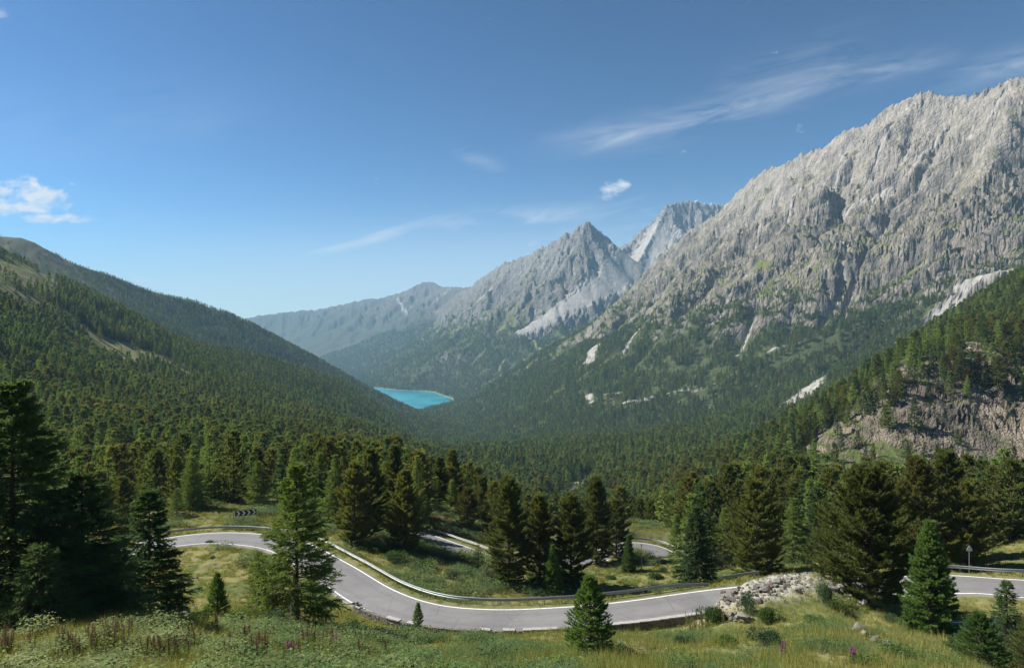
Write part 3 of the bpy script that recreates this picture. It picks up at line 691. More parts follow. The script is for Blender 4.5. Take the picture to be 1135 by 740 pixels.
    nt_ = np.maximum(2, (ln * dens + .8)).astype(int); bi = np.repeat(np.arange(n), nt_); m = len(bi)
    s = r.uniform(.12, 1.0, m) ** .75; side = np.where(r.random(m) < .5, -1., 1.)
    P, T = pt(bi, s); P[:, 0] += ox[bi]; P[:, 1] += oy[bi]
    lat = np.stack([-np.sin(az[bi]), np.cos(az[bi]), 0 * az[bi]], 1) * side[:, None]
    phi = K['phi'] * r.uniform(.5, 1.25, m) * (1 - .55 * s)
    TD = unit(T * np.cos(phi)[:, None] + lat * np.sin(phi)[:, None] + up * (K['droop'] * r.uniform(.2, 1.0, m))[:, None])
    tl = (ln[bi] * .30 * (1.15 - s * .6) + .16) * r.uniform(.7, 1.2, m)
    tint0 = np.clip(r.normal(.5, .22, m), 0, 1)
    # needles
    nbld = {0: 16, 1: 9, 2: 8}[lod] + (10 if kind == 'larch' and lod == 0 else 0); ti = np.repeat(np.arange(m), nbld); k = len(ti); f = r.uniform(0, 1, k) ** (.6 if 'pine' in kind else 1)
    B = P[ti] + TD[ti] * (tl[ti] * f)[:, None]
    spread = {'spruce': .55, 'larch': .75}.get(kind, .75)
    BD = unit(TD[ti] + r.normal(0, spread * .6, (k, 3)) + up * (.25 if 'pine' in kind else -.12 if kind == 'spruce' else 0.))
    bl = {0: .27, 1: .50, 2: .78}[lod] * r.uniform(.7, 1.3, k); bw = {0: .080, 1: .21, 2: .36}[lod] * r.uniform(.7, 1.3, k)
    if 'pine' in kind: bl *= 1.05; bw *= 1.12
    if kind == 'larch': bl *= .75; bw *= (.58 if lod == 0 else .75)
    sc = np.clip(h / 12, .45, 1.15); bl *= sc; bw *= sc
    V, F = blades(B, BD, bl, bw, r, .35 if kind == 'spruce' else None)
    cr.add(V, F, np.clip(tint0[ti] + r.normal(0, .10, k), 0, 1))
    # leader
    c = 26 if lod == 0 else 9; zt = r.uniform(.93, 1.0, c) * h; D = unit(np.stack([r.normal(0, .5, c), r.normal(0, .5, c), np.full(c, .9)], 1))
    V, F = blades(np.stack([np.full(c, lean[0]), np.full(c, lean[1]), zt], 1) - [0, 0, .2], D, bl[:c] * 1.0, bw[:c], r); cr.add(V, F, r.uniform(.3, .8, c))
    return tr, cr
LIB = {}
def lib(kind, h, R, seed, lod, merged=False):
    key = (kind, h, R, seed, lod, merged)
    if key not in LIB:
        tr, cr = conifer(kind, h, R, seed, lod)
        if merged:
            for V, F, T, Mx in zip(tr.V, tr.F, tr.T, tr.M):
                pass
            off = cr.n
            cr.V += tr.V; cr.F += [F + off for F in tr.F]; cr.T += tr.T; cr.M += [m_ * 0 + 1 for m_ in tr.M]
            LIB[key] = cr.mesh(kind + '_tree_mesh', [M[KINDS[kind]['mat']], M['bark']])
        else:
            LIB[key] = (tr.mesh(kind + '_trunk_mesh', [M['bark']], True), cr.mesh(kind + '_crown_mesh', [M[KINDS[kind]['mat']]]))
    return LIB[key]
TREE_NAME = {'spruce': 'spruce_tree', 'youngpine': 'stone_pine', 'sapling': 'stone_pine', 'larch': 'larch_tree', 'pine': 'stone_pine'}
def gz(x, y): return float(height(np.array([x]), np.array([y]))[0])
def empty(name, loc, rz=0, s=1.):
    o = bpy.data.objects.new(name, None); COL.objects.link(o); o.location = loc; o.rotation_euler = (0, 0, rz); o.scale = (s, s, s) if not isinstance(s, tuple) else s; o.empty_display_size = .3; return o
def hero(kind, u, vtop, Y, R, label, group=None, seed=None, zoff=0., uh=None, hq=None, lod=0):
    x = (u - CX) / F0 * Y; z = gz(x, Y) + zoff; h = (CY - vtop) / F0 * Y - z
    if h < 1: print('SHORT TREE', kind, u, vtop, Y, h); h = 1.5
    seed = seed if seed is not None else int(u * 7 + vtop)
    hq = round(h); hq = max(hq, 2)
    trm, crm = lib(kind, hq, round(R * hq / h, 1) if hq >= 2 else R, seed % 5 if lod else seed, lod)
    s = h / hq
    root = empty(TREE_NAME[kind], (x, Y, z), (seed * 1.7) % 6.28, s); tag(root, label, 'tree', group)
    a = link(bpy.data.objects.new('trunk', trm), root); b = link(bpy.data.objects.new('crown', crm), root)
    HEROES.append((x, Y, R)); return root
HEROES = []
G1 = 'conifers standing round the bends of the pass road'
for a in [
 ('spruce', 14, 411, 44, 6.4, 'tall dark spruce at the left edge, its thin top rising above the others'),
 ('spruce', 92, 518, 46, 4.2, 'dark broad spruce between the tall edge spruce and the conical one by the field'),
 ('spruce', 166, 536, 56, 3.5, 'dark conical spruce at the left side of the sunny field, in front of the guardrail'),
 ('spruce', 132, 588, 50, 2.3, 'low yellow-green spruce crowding the foot of the conical spruce by the field'),
 ('spruce', 62, 556, 43, 3.4, 'dark spruce close to the right of the tall edge spruce, half its height'),
 ('spruce', 112, 612, 47, 2.4, 'low dark spruce at the foot of the broad one, above the red seed heads'),
 ('spruce', 45, 600, 40, 2.8, 'low dark spruce under the tall spruce at the left edge, above the pale herbs'),
 ('youngpine', 241, 634, 60, 1.15, 'small dark young pine alone in the sunny grass field inside the bend'),
 ('larch', 329, 506, 57, 4.3, 'tall airy larch with a visible bare trunk, in front of the road bend'),
 ('larch', 287, 608, 58, 1.7, 'short feathery larch close to the left of the tall airy larch'),
 ('larch', 302, 640, 55, 1.1, 'knee-high bushy larch sapling at the foot of the tall airy larch'),
 ('sapling', 463, 667, 70.8, .66, 'tiny lollipop-shaped pine with a bare stem in front of the road and the stone wall'),
 ('youngpine', 654, 638, 38.5, 1.5, 'young bright green pine rising from the bottom edge in front of the stone wall'),
 ('pine', 393, 512, 112, 3.2, 'dark columnar pine, foremost of the clump above the lower road'),
 ('pine', 409, 496, 118, 3.2, 'tall dark pine in the clump left of the lower road, second from its left'),
 ('pine', 449, 520, 113, 3.0, 'dark pine whose shade falls on the lower road, right end of the clump'),
 ('pine', 437, 491, 126, 2.9, 'dark pointed pine top standing behind the clump left of the lower road'),
 ('larch', 372, 500, 132, 3.0, 'light green larch just left of the dark pine clump above the lower road'),
 ('larch', 427, 507, 138, 3.0, 'light green larch seen between the dark pines of the clump'),
 ('larch', 462, 500, 142, 2.6, 'light green larch behind the right end of the dark pine clump'),
 ('pine', 564, 528, 101, 3.4, 'broad ochre-tinted stone pine in the middle, left of the clump behind the guardrail'),
 ('pine', 598, 546, 104, 2.7, 'dark narrow pine between the two broad stone pines behind the guardrail'),
 ('pine', 633, 548, 103, 3.3, 'broad dark stone pine with bare lower stem behind the middle of the guardrail'),
 ('pine', 661, 526, 122, 2.9, 'tall dark pine behind the grass patch beside the pale stream bed'),
 ('pine', 683, 553, 127, 2.6, 'brown-tinted pine at the far edge of the sunny grass patch'),
 ('youngpine', 697, 592, 113, 1.3, 'small pointed pine standing in the sunny grass patch beside a post'),
 ('youngpine', 613, 602, 97, 1.5, 'small brownish pine just behind the guardrail, below the broad stone pines'),
 ('larch', 530, 602, 109, 1.2, 'thin small larch beside the lower road, left of the round willow bush'),
 ('pine', 518, 540, 150, 2.8, 'dark pine beyond the lower road, right of the dirt track'),
 ('pine', 534, 527, 158, 2.6, 'tall slender pine beyond the lower road, behind the broad ochre pine'),
 ('larch', 501, 530, 165, 2.6, 'light green larch at the top of the dirt track'),
 ('pine', 501, 497, 175, 3.1, 'dark round-topped pine above the dirt track, highest of its group'),
 ('pine', 487, 506, 168, 2.6, 'dark pine left of the round-topped one above the dirt track'),
 ('pine', 548, 533, 150, 2.6, 'dark pine close behind the left shoulder of the broad ochre pine'),
 ('spruce', 771, 557, 98, 3.3, 'dark pointed spruce beside the end of the guardrail at the rubble'),
 ('larch', 750, 566, 128, 2.4, 'light green larch behind the bend where the lower road comes back'),
 ('larch', 803, 560, 118, 2.8, 'soft green larch between the pointed spruce and the brownish pine'),
 ('pine', 838, 533, 90, 3.7, 'large olive-brown stone pine behind the rubble heap'),
 ('larch', 879, 548, 104, 3.2, 'light green larch between the olive-brown pine and the biggest pine'),
 ('spruce', 905, 536, 112, 3.0, 'dark spruce rising behind the left shoulder of the biggest pine'),
 ('pine', 962, 518, 67, 4.7, 'biggest stone pine of all, wide and ochre-tinted, above the stony bank'),
 ('pine', 926, 560, 72, 2.6, 'lower olive pine leaning on the left side of the biggest pine'),
 ('pine', 1018, 505, 92, 3.6, 'dark broad pine behind the right side of the biggest pine'),
 ('pine', 1047, 497, 98, 3.6, 'dark pine with a high crown above the right end of the road'),
 ('pine', 1072, 535, 90, 3.0, 'dark pine with layered branches right above the right guardrail'),
 ('youngpine', 1031, 574, 57, 2.3, 'bluish-topped young pine with open layered branches, beside the inner grass of the right bend'),
 ('spruce', 1116, 640, 52, 1.75, 'dark brown-green spruce in front of the right bend at the lower right edge'),
 ('youngpine', 1085, 680, 45, 1.9, 'low bushy green pine at the bottom right, in front of the white parapet'),
 ('pine', 1143, 690, 47, 1.6, 'low dark pine cut by the right edge of the view at the bottom'),
 ('spruce', 1108, 520, 118, 2.8, 'dark spruce behind the right guardrail near the road sign'),
 ('spruce', 1132, 548, 108, 2.8, 'dark spruce behind the guardrail at the right edge'),
 ('larch', 213, 503, 137, 3.2, 'tall light green larch behind the left bend, left of the chevron board'),
 ('larch', 196, 540, 132, 2.4, 'shorter larch beside the tall larch behind the left bend'),
 ('larch', 286, 508, 142, 3.2, 'light green larch right behind the chevron board'),
 ('larch', 259, 499, 152, 3.0, 'light green larch behind the guardrail left of the chevron board'),
 ('pine', 111, 522, 120, 2.8, 'ochre-brown pine behind the conical spruces at the left'),
 ('pine', 135, 528, 126, 2.8, 'brown-tinted pine just right of the ochre pine behind the left guardrail'),
 ('larch', 354, 499, 145, 3.0, 'light green larch whose top shows right of the tall airy larch'),
 ('pine', 238, 520, 148, 2.4, 'dark pine between the two larches behind the left bend'),
 ('pine', 312, 515, 150, 2.6, 'dark pine between the larches right of the chevron board'),
]: hero(a[0], *a[1:5], a[5], G1)
log('hero trees')
# ------------------------------------------------------------------ the forest
EL = H / GY; RM = np.maximum.accumulate(EL, axis=1)
def grid_idx(u, y):
    fi = np.interp(u, CU, np.arange(len(CU))); fj = np.interp(y, RY, np.arange(len(RY))); return fi, fj
def scatter(y0, y1, s, seed):
    r = np.random.default_rng(seed); wd = 1.15 if y1 < 3300 else .84; X = np.arange(-wd * y1, wd * y1, s); Yv = np.arange(y0, y1, s)
    x, y = np.meshgrid(X, Yv, indexing='ij'); x = x + r.uniform(-.48, .48, x.shape) * s; y = y + r.uniform(-.48, .48, y.shape) * s
    x, y = x.ravel(), y.ravel(); m = (np.abs(x) < wd * y + 6) & (y > y0) & (y < y1); return x[m], y[m]
TRX, TRY, TRZ, TRH, TRK = [], [], [], [], []
for bi_, (y0, y1, s, grow) in enumerate([(104, 420, 4.6, 1), (420, 900, 5.0, 1), (900, 1800, 6.0, 1.02), (1800, 3200, 7.6, 1.08), (3200, 5200, 11., 1.25), (5200, 8600, 17., 1.6)]):
    x, y = scatter(y0, y1, s, 300 + bi_); fi, fj = grid_idx(x / y, y); r = np.random.default_rng(400 + bi_)
    z = bilin(H, fi, fj); fd = bilin(FD, fi, fj)
    clump = sstep(-.34, .08, fbm(x / 70, y / 70, 3, 201)) * .82 + .18
    p = fd * clump * (1.0 if y0 > 800 else .92)
    keep = r.random(len(x)) < p
    if y0 < 421:
        nd, _ = near_sample(x, y); u = x / y * F0 + CX
        keep &= (nd > 6.4)
        # behind the bends only; leave the grass patch, the bank and the shoulders free
        keep &= ~((y < 133) & (u < 760)) & ~((y < 112) & (u < 930)) & ~((y < 165) & (u > 470) & (u < 745))
        keep &= ~((u > 600) & (u < 720) & (y < 300) & (r.random(len(x)) < .5))
        keep &= ~((np.abs(u - 497) < 17) & (y < 190))
        vt = CY - (z + 13.5) / y * F0; keep &= ~((u > 548) & (u < 800) & (y > 160) & (y < 440) & (vt < 546 - .12 * np.abs(u - 640)))
        keep &= ~((u > 900) & (y > 190) & (r.random(len(x)) < .80) & (y < 400))
        hx = np.array(HEROES); d = np.min((x[:, None] - hx[:, 0]) ** 2 + (y[:, None] - hx[:, 1]) ** 2, axis=1); keep &= d > 2.6 ** 2
    if 400 < y1 < 3300: keep &= r.random(len(x)) > .95 * np.maximum(strip_mask(x, y + 22, 'scree'), strip_mask(x, y + 45, 'scree'))
    x, y, z = x[keep], y[keep], z[keep]; fi, fj = fi[keep], fj[keep]
    idm = IDM[np.round(fi).astype(int), np.round(fj).astype(int)]
    ht = (9.5 + 11 * r.beta(2.2, 2.4, len(x))) * grow * (1 - .18 * (y < 260)) * (1 - .5 * sstep(40, 220, z)) * (1 + .18 * sstep(-100, -250, z))
    ht = np.where((idm == 2) & (z > 190), r.uniform(3.5, 7, len(x)) * grow, ht); ht = np.clip(ht, 3, 26)
    ht = np.where((x > 0) & (y < 380) & (y > 170) & (x / y > .4), ht * .62, ht)
    # hidden behind nearer ground?
    hid = (z + ht) / y < bilin(RM, fi, np.maximum(fj - 3, 0)) - .002
    x, y, z, ht, idm = x[~hid], y[~hid], z[~hid], ht[~hid], idm[~hid]
    q = r.random(len(x)) + .35 * fbm(x / 240, y / 240, 3, 211)
    left = x < -.12 * y
    kind = np.where(q < .34, 0, np.where(q < .72, 1, 2))
    kind = np.where((y < 300) & (kind == 0) & (r.random(len(x)) < .6), 2, kind)
    TRX.append(x); TRY.append(y); TRZ.append(z - .15); TRH.append(ht); TRK.append(kind)
TRX, TRY, TRZ, TRH, TRK = map(np.concatenate, (TRX, TRY, TRZ, TRH, TRK))
log('forest trees %d' % len(TRX))
KN = ['spruce', 'larch', 'pine']
VAR = {0: [(12., 2.3, 1), (12., 2.6, 2), (12., 2.1, 3), (12., 2.5, 4)], 1: [(12., 2.7, 1), (12., 3.0, 2), (12., 2.5, 3), (12., 2.9, 4)], 2: [(12., 2.6, 1), (12., 2.9, 2), (12., 2.4, 3), (12., 2.7, 4)]}
# the 300 of each kind that show largest stand as trees of their own
app = TRH / TRY; single = np.zeros(len(TRX), bool)
inview = (np.abs(TRX / TRY) < .76)
def region_label(kind, x, y, z):
    u = x / y * F0 + CX
    nm = {0: 'dark green spruce', 1: 'light green larch', 2: 'olive stone pine'}[kind]
    if y < 200:
        if u < 180: return nm + ' in the woods behind the dark spruces at the left edge', 'trees behind the left bend'
        if u < 360: return nm + ' in the row of woods right behind the chevron board bend', 'trees behind the left bend'
        if u < 560: return nm + ' in the woods beyond the dirt track and the lower road', 'trees beyond the lower road'
        if u < 800: return nm + ' in the woods beyond the returning lower road', 'trees beyond the lower road'
        if u < 930: return nm + ' in the woods behind the rubble heap', 'trees behind the rubble heap'
        return nm + ' in the woods behind the right guardrail', 'trees behind the right bend'
    if u < 250: return nm + ' in the lowest forest of the shaded left hillside', 'trees on the left hillside'
    if u < 540: return nm + ' where the left hillside forest meets the knoll above the lower road', 'trees at the foot of the left hillside'
    if u < 740: return nm + ' on the knoll edge above the pale stream bed', 'trees on the knoll above the valley'
    if u < 900: return nm + ' on the forested slope below the grey crag, on its valley side', 'trees below the crag'
    return nm + ' around the foot of the grey crag', 'trees round the crag'
LCACHE = {}
for k in range(3):
    idx = np.nonzero((TRK == k) & inview)[0]; idx = idx[np.argsort(-app[idx])][:255]
    single[idx] = True
    for i in idx:
        v = VAR[k][(int(TRX[i] * 13) ^ int(TRY[i] * 7)) % 4]; x, y, z, ht = TRX[i], TRY[i], TRZ[i], TRH[i]
        lb, gp = region_label(k, x, y, z); s = ht / 12.; wd = s * (.9 + .25 * ((i * 37) % 11) / 11)
        if y < 175:
            trm, crm = lib(KN[k], v[0], v[1], v[2], 1)
            o = empty(TREE_NAME[KN[k]], (x, y, z), (i * 2.399) % 6.28, (wd, wd, s)); tag(o, lb, 'tree', gp)
            link(bpy.data.objects.new('trunk', trm), o); link(bpy.data.objects.new('crown', crm), o)
        else:
            o = link(bpy.data.objects.new(TREE_NAME[KN[k]], lib(KN[k], v[0], v[1], v[2], 1, True))); o.location = (x, y, z); o.rotation_euler = (0, 0, (i * 2.399) % 6.28); o.scale = (wd, wd, s)
            tag(o, lb, 'tree', gp)
log('single trees; farthest %.0f' % TRY[single].max())
rest = ~single
# everything else: the far woods, one mass
PROTO = bpy.data.collections.new('forest_kinds')          # not linked to the scene: only a store of meshes for the woods
def proto(name, me):
    o = bpy.data.objects.new(name, me); PROTO.objects.link(o); return o
protos = []
for lod in (1, 2):
    for k in range(3):
        for v in VAR[k]:
            protos.append(proto('proto_%02d' % len(protos), lib(KN[k], v[0], v[1], v[2], lod, True)))
def points_instancer(name, P, idx, rot, scl, objs, label, kind='stuff', tilt=None):
    me = bpy.data.meshes.new(name); me.vertices.add(len(P)); me.vertices.foreach_set('co', P.astype(np.float32).ravel())
    def at(n, t, d, key='value'):
        a = me.attributes.new(n, t, 'POINT'); a.data.foreach_set(key, d.ravel())
    at('pick', 'INT', idx.astype(np.int32)); R = np.zeros((len(P), 3), np.float32); R[:, 2] = rot
    if tilt is not None: R[:, :2] = tilt
    at('rot', 'FLOAT_VECTOR', R, 'vector'); at('scl', 'FLOAT_VECTOR', scl.astype(np.float32), 'vector')
    o = link(bpy.data.objects.new(name, me)); o['kind'] = kind; o['label'] = label
    coll = bpy.data.collections.new(name + '_kinds')
    for q, ob in enumerate(objs): coll.objects.link(ob)
    ng = bpy.data.node_groups.new(name + '_nodes', 'GeometryNodeTree'); ng.interface.new_socket('Geometry', in_out='INPUT', socket_type='NodeSocketGeometry'); ng.interface.new_socket('Geometry', in_out='OUTPUT', socket_type='NodeSocketGeometry')
    gi = ng.nodes.new('NodeGroupInput'); go = ng.nodes.new('NodeGroupOutput'); ci = ng.nodes.new('GeometryNodeCollectionInfo'); ci.inputs[0].default_value = coll; ci.inputs[1].default_value = True; ci.inputs[2].default_value = True
    ip = ng.nodes.new('GeometryNodeInstanceOnPoints'); ip.inputs['Pick Instance'].default_value = True
    def na(n, t):
        a = ng.nodes.new('GeometryNodeInputNamedAttribute'); a.data_type = t; a.inputs[0].default_value = n
        return [s for s in a.outputs if s.enabled and s.name == 'Attribute'][0]
    ng.links.new(gi.outputs[0], ip.inputs['Points']); ng.links.new(ci.outputs[0], ip.inputs['Instance'])
    ng.links.new(na('pick', 'INT'), ip.inputs['Instance Index']); ng.links.new(na('rot', 'FLOAT_VECTOR'), ip.inputs['Rotation']); ng.links.new(na('scl', 'FLOAT_VECTOR'), ip.inputs['Scale'])
    ng.links.new(ip.outputs[0], go.inputs[0]); md = o.modifiers.new('scatter', 'NODES'); md.node_group = ng; return o
x, y, z, ht, k = TRX[rest], TRY[rest], TRZ[rest], TRH[rest], TRK[rest]; r = np.random.default_rng(77)
pick = (y > 620) * 12 + k * 4 + r.integers(0, 4, len(x)); s = ht / 12; wv = s * r.uniform(.72, 1.3, len(x)) * (1 + .15 * (y > 2500))
points_instancer('forest', np.stack([x, y, z], 1), pick, r.uniform(0, 6.28, len(x)), np.stack([wv, wv, s], 1), protos, 'dark conifer forest covering the valley and the mountainsides')
log('forest')
# ------------------------------------------------------------------ roads, edge lines, guardrails
def frame(R):
    T = unit(np.gradient(R[:, :2], axis=0)); Nn = np.stack([-T[:, 1], T[:, 0]], 1); return T, Nn
def ribbon(R, offs, dz):
    T, Nn = frame(R); V = np.concatenate([np.stack([R[:, 0] + Nn[:, 0] * o, R[:, 1] + Nn[:, 1] * o, R[:, 2] + d], 1)[:, None] for o, d in zip(offs, dz)], 1)
    n, m = V.shape[:2]; v = np.arange(n * m).reshape(n, m); F = np.stack([v[:-1, :-1], v[:-1, 1:], v[1:, 1:], v[1:, :-1]], -1).reshape(-1, 4)
    if V[0, 0, 0] != V[0, 0, 0]: pass
    return V.reshape(-1, 3), F
def flat(name, V, F, mat, kind='structure', smooth=False, attrs=None):
    c = np.cross(V[F[0, 1]] - V[F[0, 0]], V[F[0, 2]] - V[F[0, 0]])
    if c[2] < 0: F = F[:, ::-1]
    o = link(bpy.data.objects.new(name, mesh_np(name, V, F, [mat], smooth=smooth, attrs=attrs))); o['kind'] = kind; return o
def asphalt():
    m, nt, out = new_mat('asphalt'); geo = N(nt, 'ShaderNodeNewGeometry'); p = geo.outputs['Position']; at = N(nt, 'ShaderNodeAttribute', attribute_name='across')
    a = noise(nt, p, .16, 4, .6); b = noise(nt, p, 1.6, 5, .7); g = noise(nt, p, 45, 2, .6)
    vp = N(nt, 'ShaderNodeTexVoronoi'); vp.inputs['Scale'].default_value = .11; nt.links.new(p, vp.inputs['Vector']); sp_ = N(nt, 'ShaderNodeSeparateColor'); nt.links.new(vp.outputs['Color'], sp_.inputs[0])
    a = math_(nt, 'ADD', a, math_(nt, 'MULTIPLY', math_(nt, 'SUBTRACT', sp_.outputs[0], .5), .34))
    base_ = ramp(nt, a, [(.3, (.145, .141, .138)), (.7, (.184, .179, .175))])
    # two darker wheel tracks either way, wandering repair seams
    wv = math_(nt, 'ABSOLUTE', math_(nt, 'SUBTRACT', math_(nt, 'ABSOLUTE', at.outputs['Fac']), 1.45)); tr = N(nt, 'ShaderNodeMapRange'); tr.inputs[1].default_value = .15; tr.inputs[2].default_value = .75; tr.inputs[3].default_value = .90; tr.inputs[4].default_value = 1.0; nt.links.new(math_(nt, 'ADD', wv, math_(nt, 'MULTIPLY', b, .3)), tr.inputs[0])
    vo = N(nt, 'ShaderNodeTexVoronoi'); vo.feature = 'DISTANCE_TO_EDGE'; vo.inputs['Scale'].default_value = .16; nt.links.new(mixcol(nt, .10, p, N(nt, 'ShaderNodeTexNoise').outputs[1]), vo.inputs['Vector'])
    cr = N(nt, 'ShaderNodeMapRange'); cr.inputs[1].default_value = .0; cr.inputs[2].default_value = .010; cr.inputs[3].default_value = .74; cr.inputs[4].default_value = 1; nt.links.new(vo.outputs['Distance'], cr.inputs[0])
    edge = N(nt, 'ShaderNodeMapRange'); edge.inputs[1].default_value = 3.05; edge.inputs[2].default_value = 3.4; edge.inputs[3].default_value = 0; edge.inputs[4].default_value = .6; nt.links.new(math_(nt, 'ABSOLUTE', at.outputs['Fac']), edge.inputs[0])
    f = math_(nt, 'MULTIPLY', math_(nt, 'MULTIPLY', tr.outputs[0], cr.outputs[0]), math_(nt, 'ADD', .82, math_(nt, 'MULTIPLY', b, .34)))
    f = math_(nt, 'MULTIPLY', f, math_(nt, 'ADD', .9, math_(nt, 'MULTIPLY', g, .2)))
    col = mixcol(nt, 1., base_, f, 'MULTIPLY'); col = mixcol(nt, edge.outputs[0], col, (.19, .17, .13))
    bsdf(nt, out, col, .88, .3, bump(nt, g, .3, .01)); return m
M['asphalt'] = asphalt()
def paint():
    m, nt, out = new_mat('road_paint'); geo = N(nt, 'ShaderNodeNewGeometry'); n = noise(nt, geo.outputs['Position'], 3.5, 5, .75)
    bsdf(nt, out, ramp(nt, n, [(.32, (.32, .31, .30)), (.46, (.68, .67, .65)), (.8, (.78, .77, .75))]), .7, .3); return m
M['paint'] = paint()
def simple(name, col, rough=.6, metal=0., var=.15, scale=4., spec=.4):
    m, nt, out = new_mat(name); tc = N(nt, 'ShaderNodeTexCoord'); n = noise(nt, tc.outputs['Object'], scale, 4, .65)
    f = math_(nt, 'ADD', 1 - var, math_(nt, 'MULTIPLY', n, 2 * var)); b = bsdf(nt, out, mixcol(nt, 1., col, f, 'MULTIPLY'), rough, spec); b.inputs['Metallic'].default_value = metal; return m
M['galv'] = simple('galvanised_steel', (.33, .345, .35), .55, .55, .14, 2.2)
M['sign_black'] = simple('sign_black', (.018, .018, .02), .4, 0, .1); M['sign_white'] = simple('sign_white', (.78, .78, .77), .4, 0, .06); M['sign_back'] = simple('sign_back_aluminium', (.50, .52, .54), .5, .5, .1)
M['wood'] = simple('weathered_wood', (.20, .17, .13), .9, 0, .3, 9)
XS = [-3.65, -3.4, -2.95, -1.7, 0, 1.7, 2.95, 3.4, 3.65]
for nm, R in (('road', ROAD1), ('road', ROAD2), ('road', ROAD0)):
    V, F = ribbon(R, XS, [-.35, -.03, 0, .03, .05, .03, 0, -.03, -.35]); flat(nm, V, F, M['asphalt'], smooth=True, attrs={'across': ('POINT', np.tile(np.array(XS, np.float32), len(R)))})
    for sgn in (-1, 1):
        V, F = ribbon(R, [sgn * 2.95 - .09, sgn * 2.95 + .09], [.012, .012]); flat('edge_line', V, F, M['paint'])
def uof(R): return R[:, 0] / R[:, 1] * F0 + CX
def box(P, A, B, C):
    """box centred at P with half axes A, B, C"""
    P, A, B, C = map(np.asarray, (P, A, B, C)); V = np.array([P + a * A + b * B + c * C for c in (-1, 1) for b in (-1, 1) for a in (-1, 1)], float)
    return V, np.array([(0, 2, 3, 1), (4, 5, 7, 6), (0, 1, 5, 4), (2, 6, 7, 3), (0, 4, 6, 2), (1, 3, 7, 5)])
PROF = np.array([(.00, .155), (.028, .12), (.028, .065), (-.03, .028), (-.03, -.028), (.028, -.065), (.028, -.12), (.0, -.155), (-.004, -.155), (.022, -.12), (.022, -.068), (-.036, -.028), (-.036, .028), (.022, .068), (.022, .12), (-.004, .155)])
PROF = PROF * [1.1, 1.22]
def guardrail(R, off, label, group=None, endturn=0, step=2.0, hgt=.62):
    T, Nn = frame(R); C = R[:, :2] + Nn * off; sg = -1. if off > 0 else 1.      # rail face looks to the road
    g = np.array([gz(*c) for c in C[::4]]); zi = np.interp(np.arange(len(C)), np.arange(0, len(C), 4), g); zi = .5 * zi + .5 * R[:, 2]
    k = np.ones(9) / 9; zi = np.convolve(np.pad(zi, 4, mode='edge'), k, 'valid')
    dn = np.zeros(len(C)); m = min(12, len(C) // 4)
    if endturn: dn[-m:] = np.linspace(0, .55, m) ** 1.3; dn[:m] = np.linspace(.55, 0, m) ** 1.3
    zt = zi + hgt - dn
    P0 = np.array([C[0, 0], C[0, 1], zi[0]]); root = empty('guardrail', P0); tag(root, label, 'guardrail', group)
    V = np.stack([np.concatenate([C + Nn * sg * (a + .09), (zt + b)[:, None]], 1) for a, b in PROF], 1) - P0
    n, mm = V.shape[:2]; v = np.arange(n * mm).reshape(n, mm); w = np.roll(v, -1, 1); F = np.stack([v[:-1], w[:-1], w[1:], v[1:]], -1).reshape(-1, 4)
    link(bpy.data.objects.new('rail', mesh_np('rail', V.reshape(-1, 3), F, [M['galv']])), root)
    me = None; d = np.r_[0, np.cumsum(np.linalg.norm(np.diff(C, axis=0), axis=1))]
    for s in np.arange(.6, d[-1], step):
        x, y, z = np.interp(s, d, C[:, 0]), np.interp(s, d, C[:, 1]), np.interp(s, d, zt); i = int(np.searchsorted(d, s)) - 1; an = math.atan2(T[i, 1], T[i, 0])
        if me is None:
            A = Acc()
            for q in (box((0, 0, -.55), (.045, 0, 0), (0, .006, 0), (0, 0, .69)), box((-.04, .028, -.55), (.005, 0, 0), (0, .028, 0), (0, 0, .69))): A.add(*q)
            me = A.mesh('guardrail_post', [M['galv']]); B = Acc(); B.add(*box((0, .05 * sg, .0), (.07, 0, 0), (0, .045, 0), (0, 0, .07))); me2 = B.mesh('guardrail_spacer', [M['galv']])
        o = link(bpy.data.objects.new('post', me), root); o.location = (x - P0[0], y - P0[1], z - P0[2]); o.rotation_euler = (0, 0, an); link(bpy.data.objects.new('spacer', me2), o)
    return root
u1 = uof(ROAD1); u2 = uof(ROAD2)
def side(R):
    T, Nn = frame(R); k = len(R) // 2; return 1. if Nn[k, 1] > 0 else -1.
S1, S2 = side(ROAD1), side(ROAD2)
b = ROAD1[(u1 < 808) & (u1 > 60) & (np.arange(len(u1)) > np.argmin(np.abs(u1 - 808)))]
h1 = int(len(b) * .5)
guardrail(b, S1 * 4.5, 'long grey steel guardrail sweeping along the outside of the main road past the chevron board', endturn=1)
b = ROAD1[(u1 > 1050) & (u1 < 1235)]; guardrail(b, S1 * 4.5, 'short grey guardrail at the right edge of the view, in front of the road sign')
T_, N_ = frame(ROAD1); uo = (ROAD1[:, 0] + N_[:, 0] * S1 * 6.4) / (ROAD1[:, 1] + N_[:, 1] * S1 * 6.4) * F0 + CX
b = ROAD1[(uo > 796) & (uo < 842)]; guardrail(b, S1 * 6.4, 'low guardrail end seen over the rubble heap behind the long guardrail')
b = ROAD2[(u2 > 458) & (u2 < 562) & (np.arange(len(u2)) < len(u2) * .6)]; guardrail(b, S2 * 4.4, 'pale guardrail beside the dirt track on the lower road')
b = ROAD2[(u2 > 694) & (u2 < 757)]; guardrail(b, S2 * 4.4, 'guardrail round the returning lower road behind the grass patch')
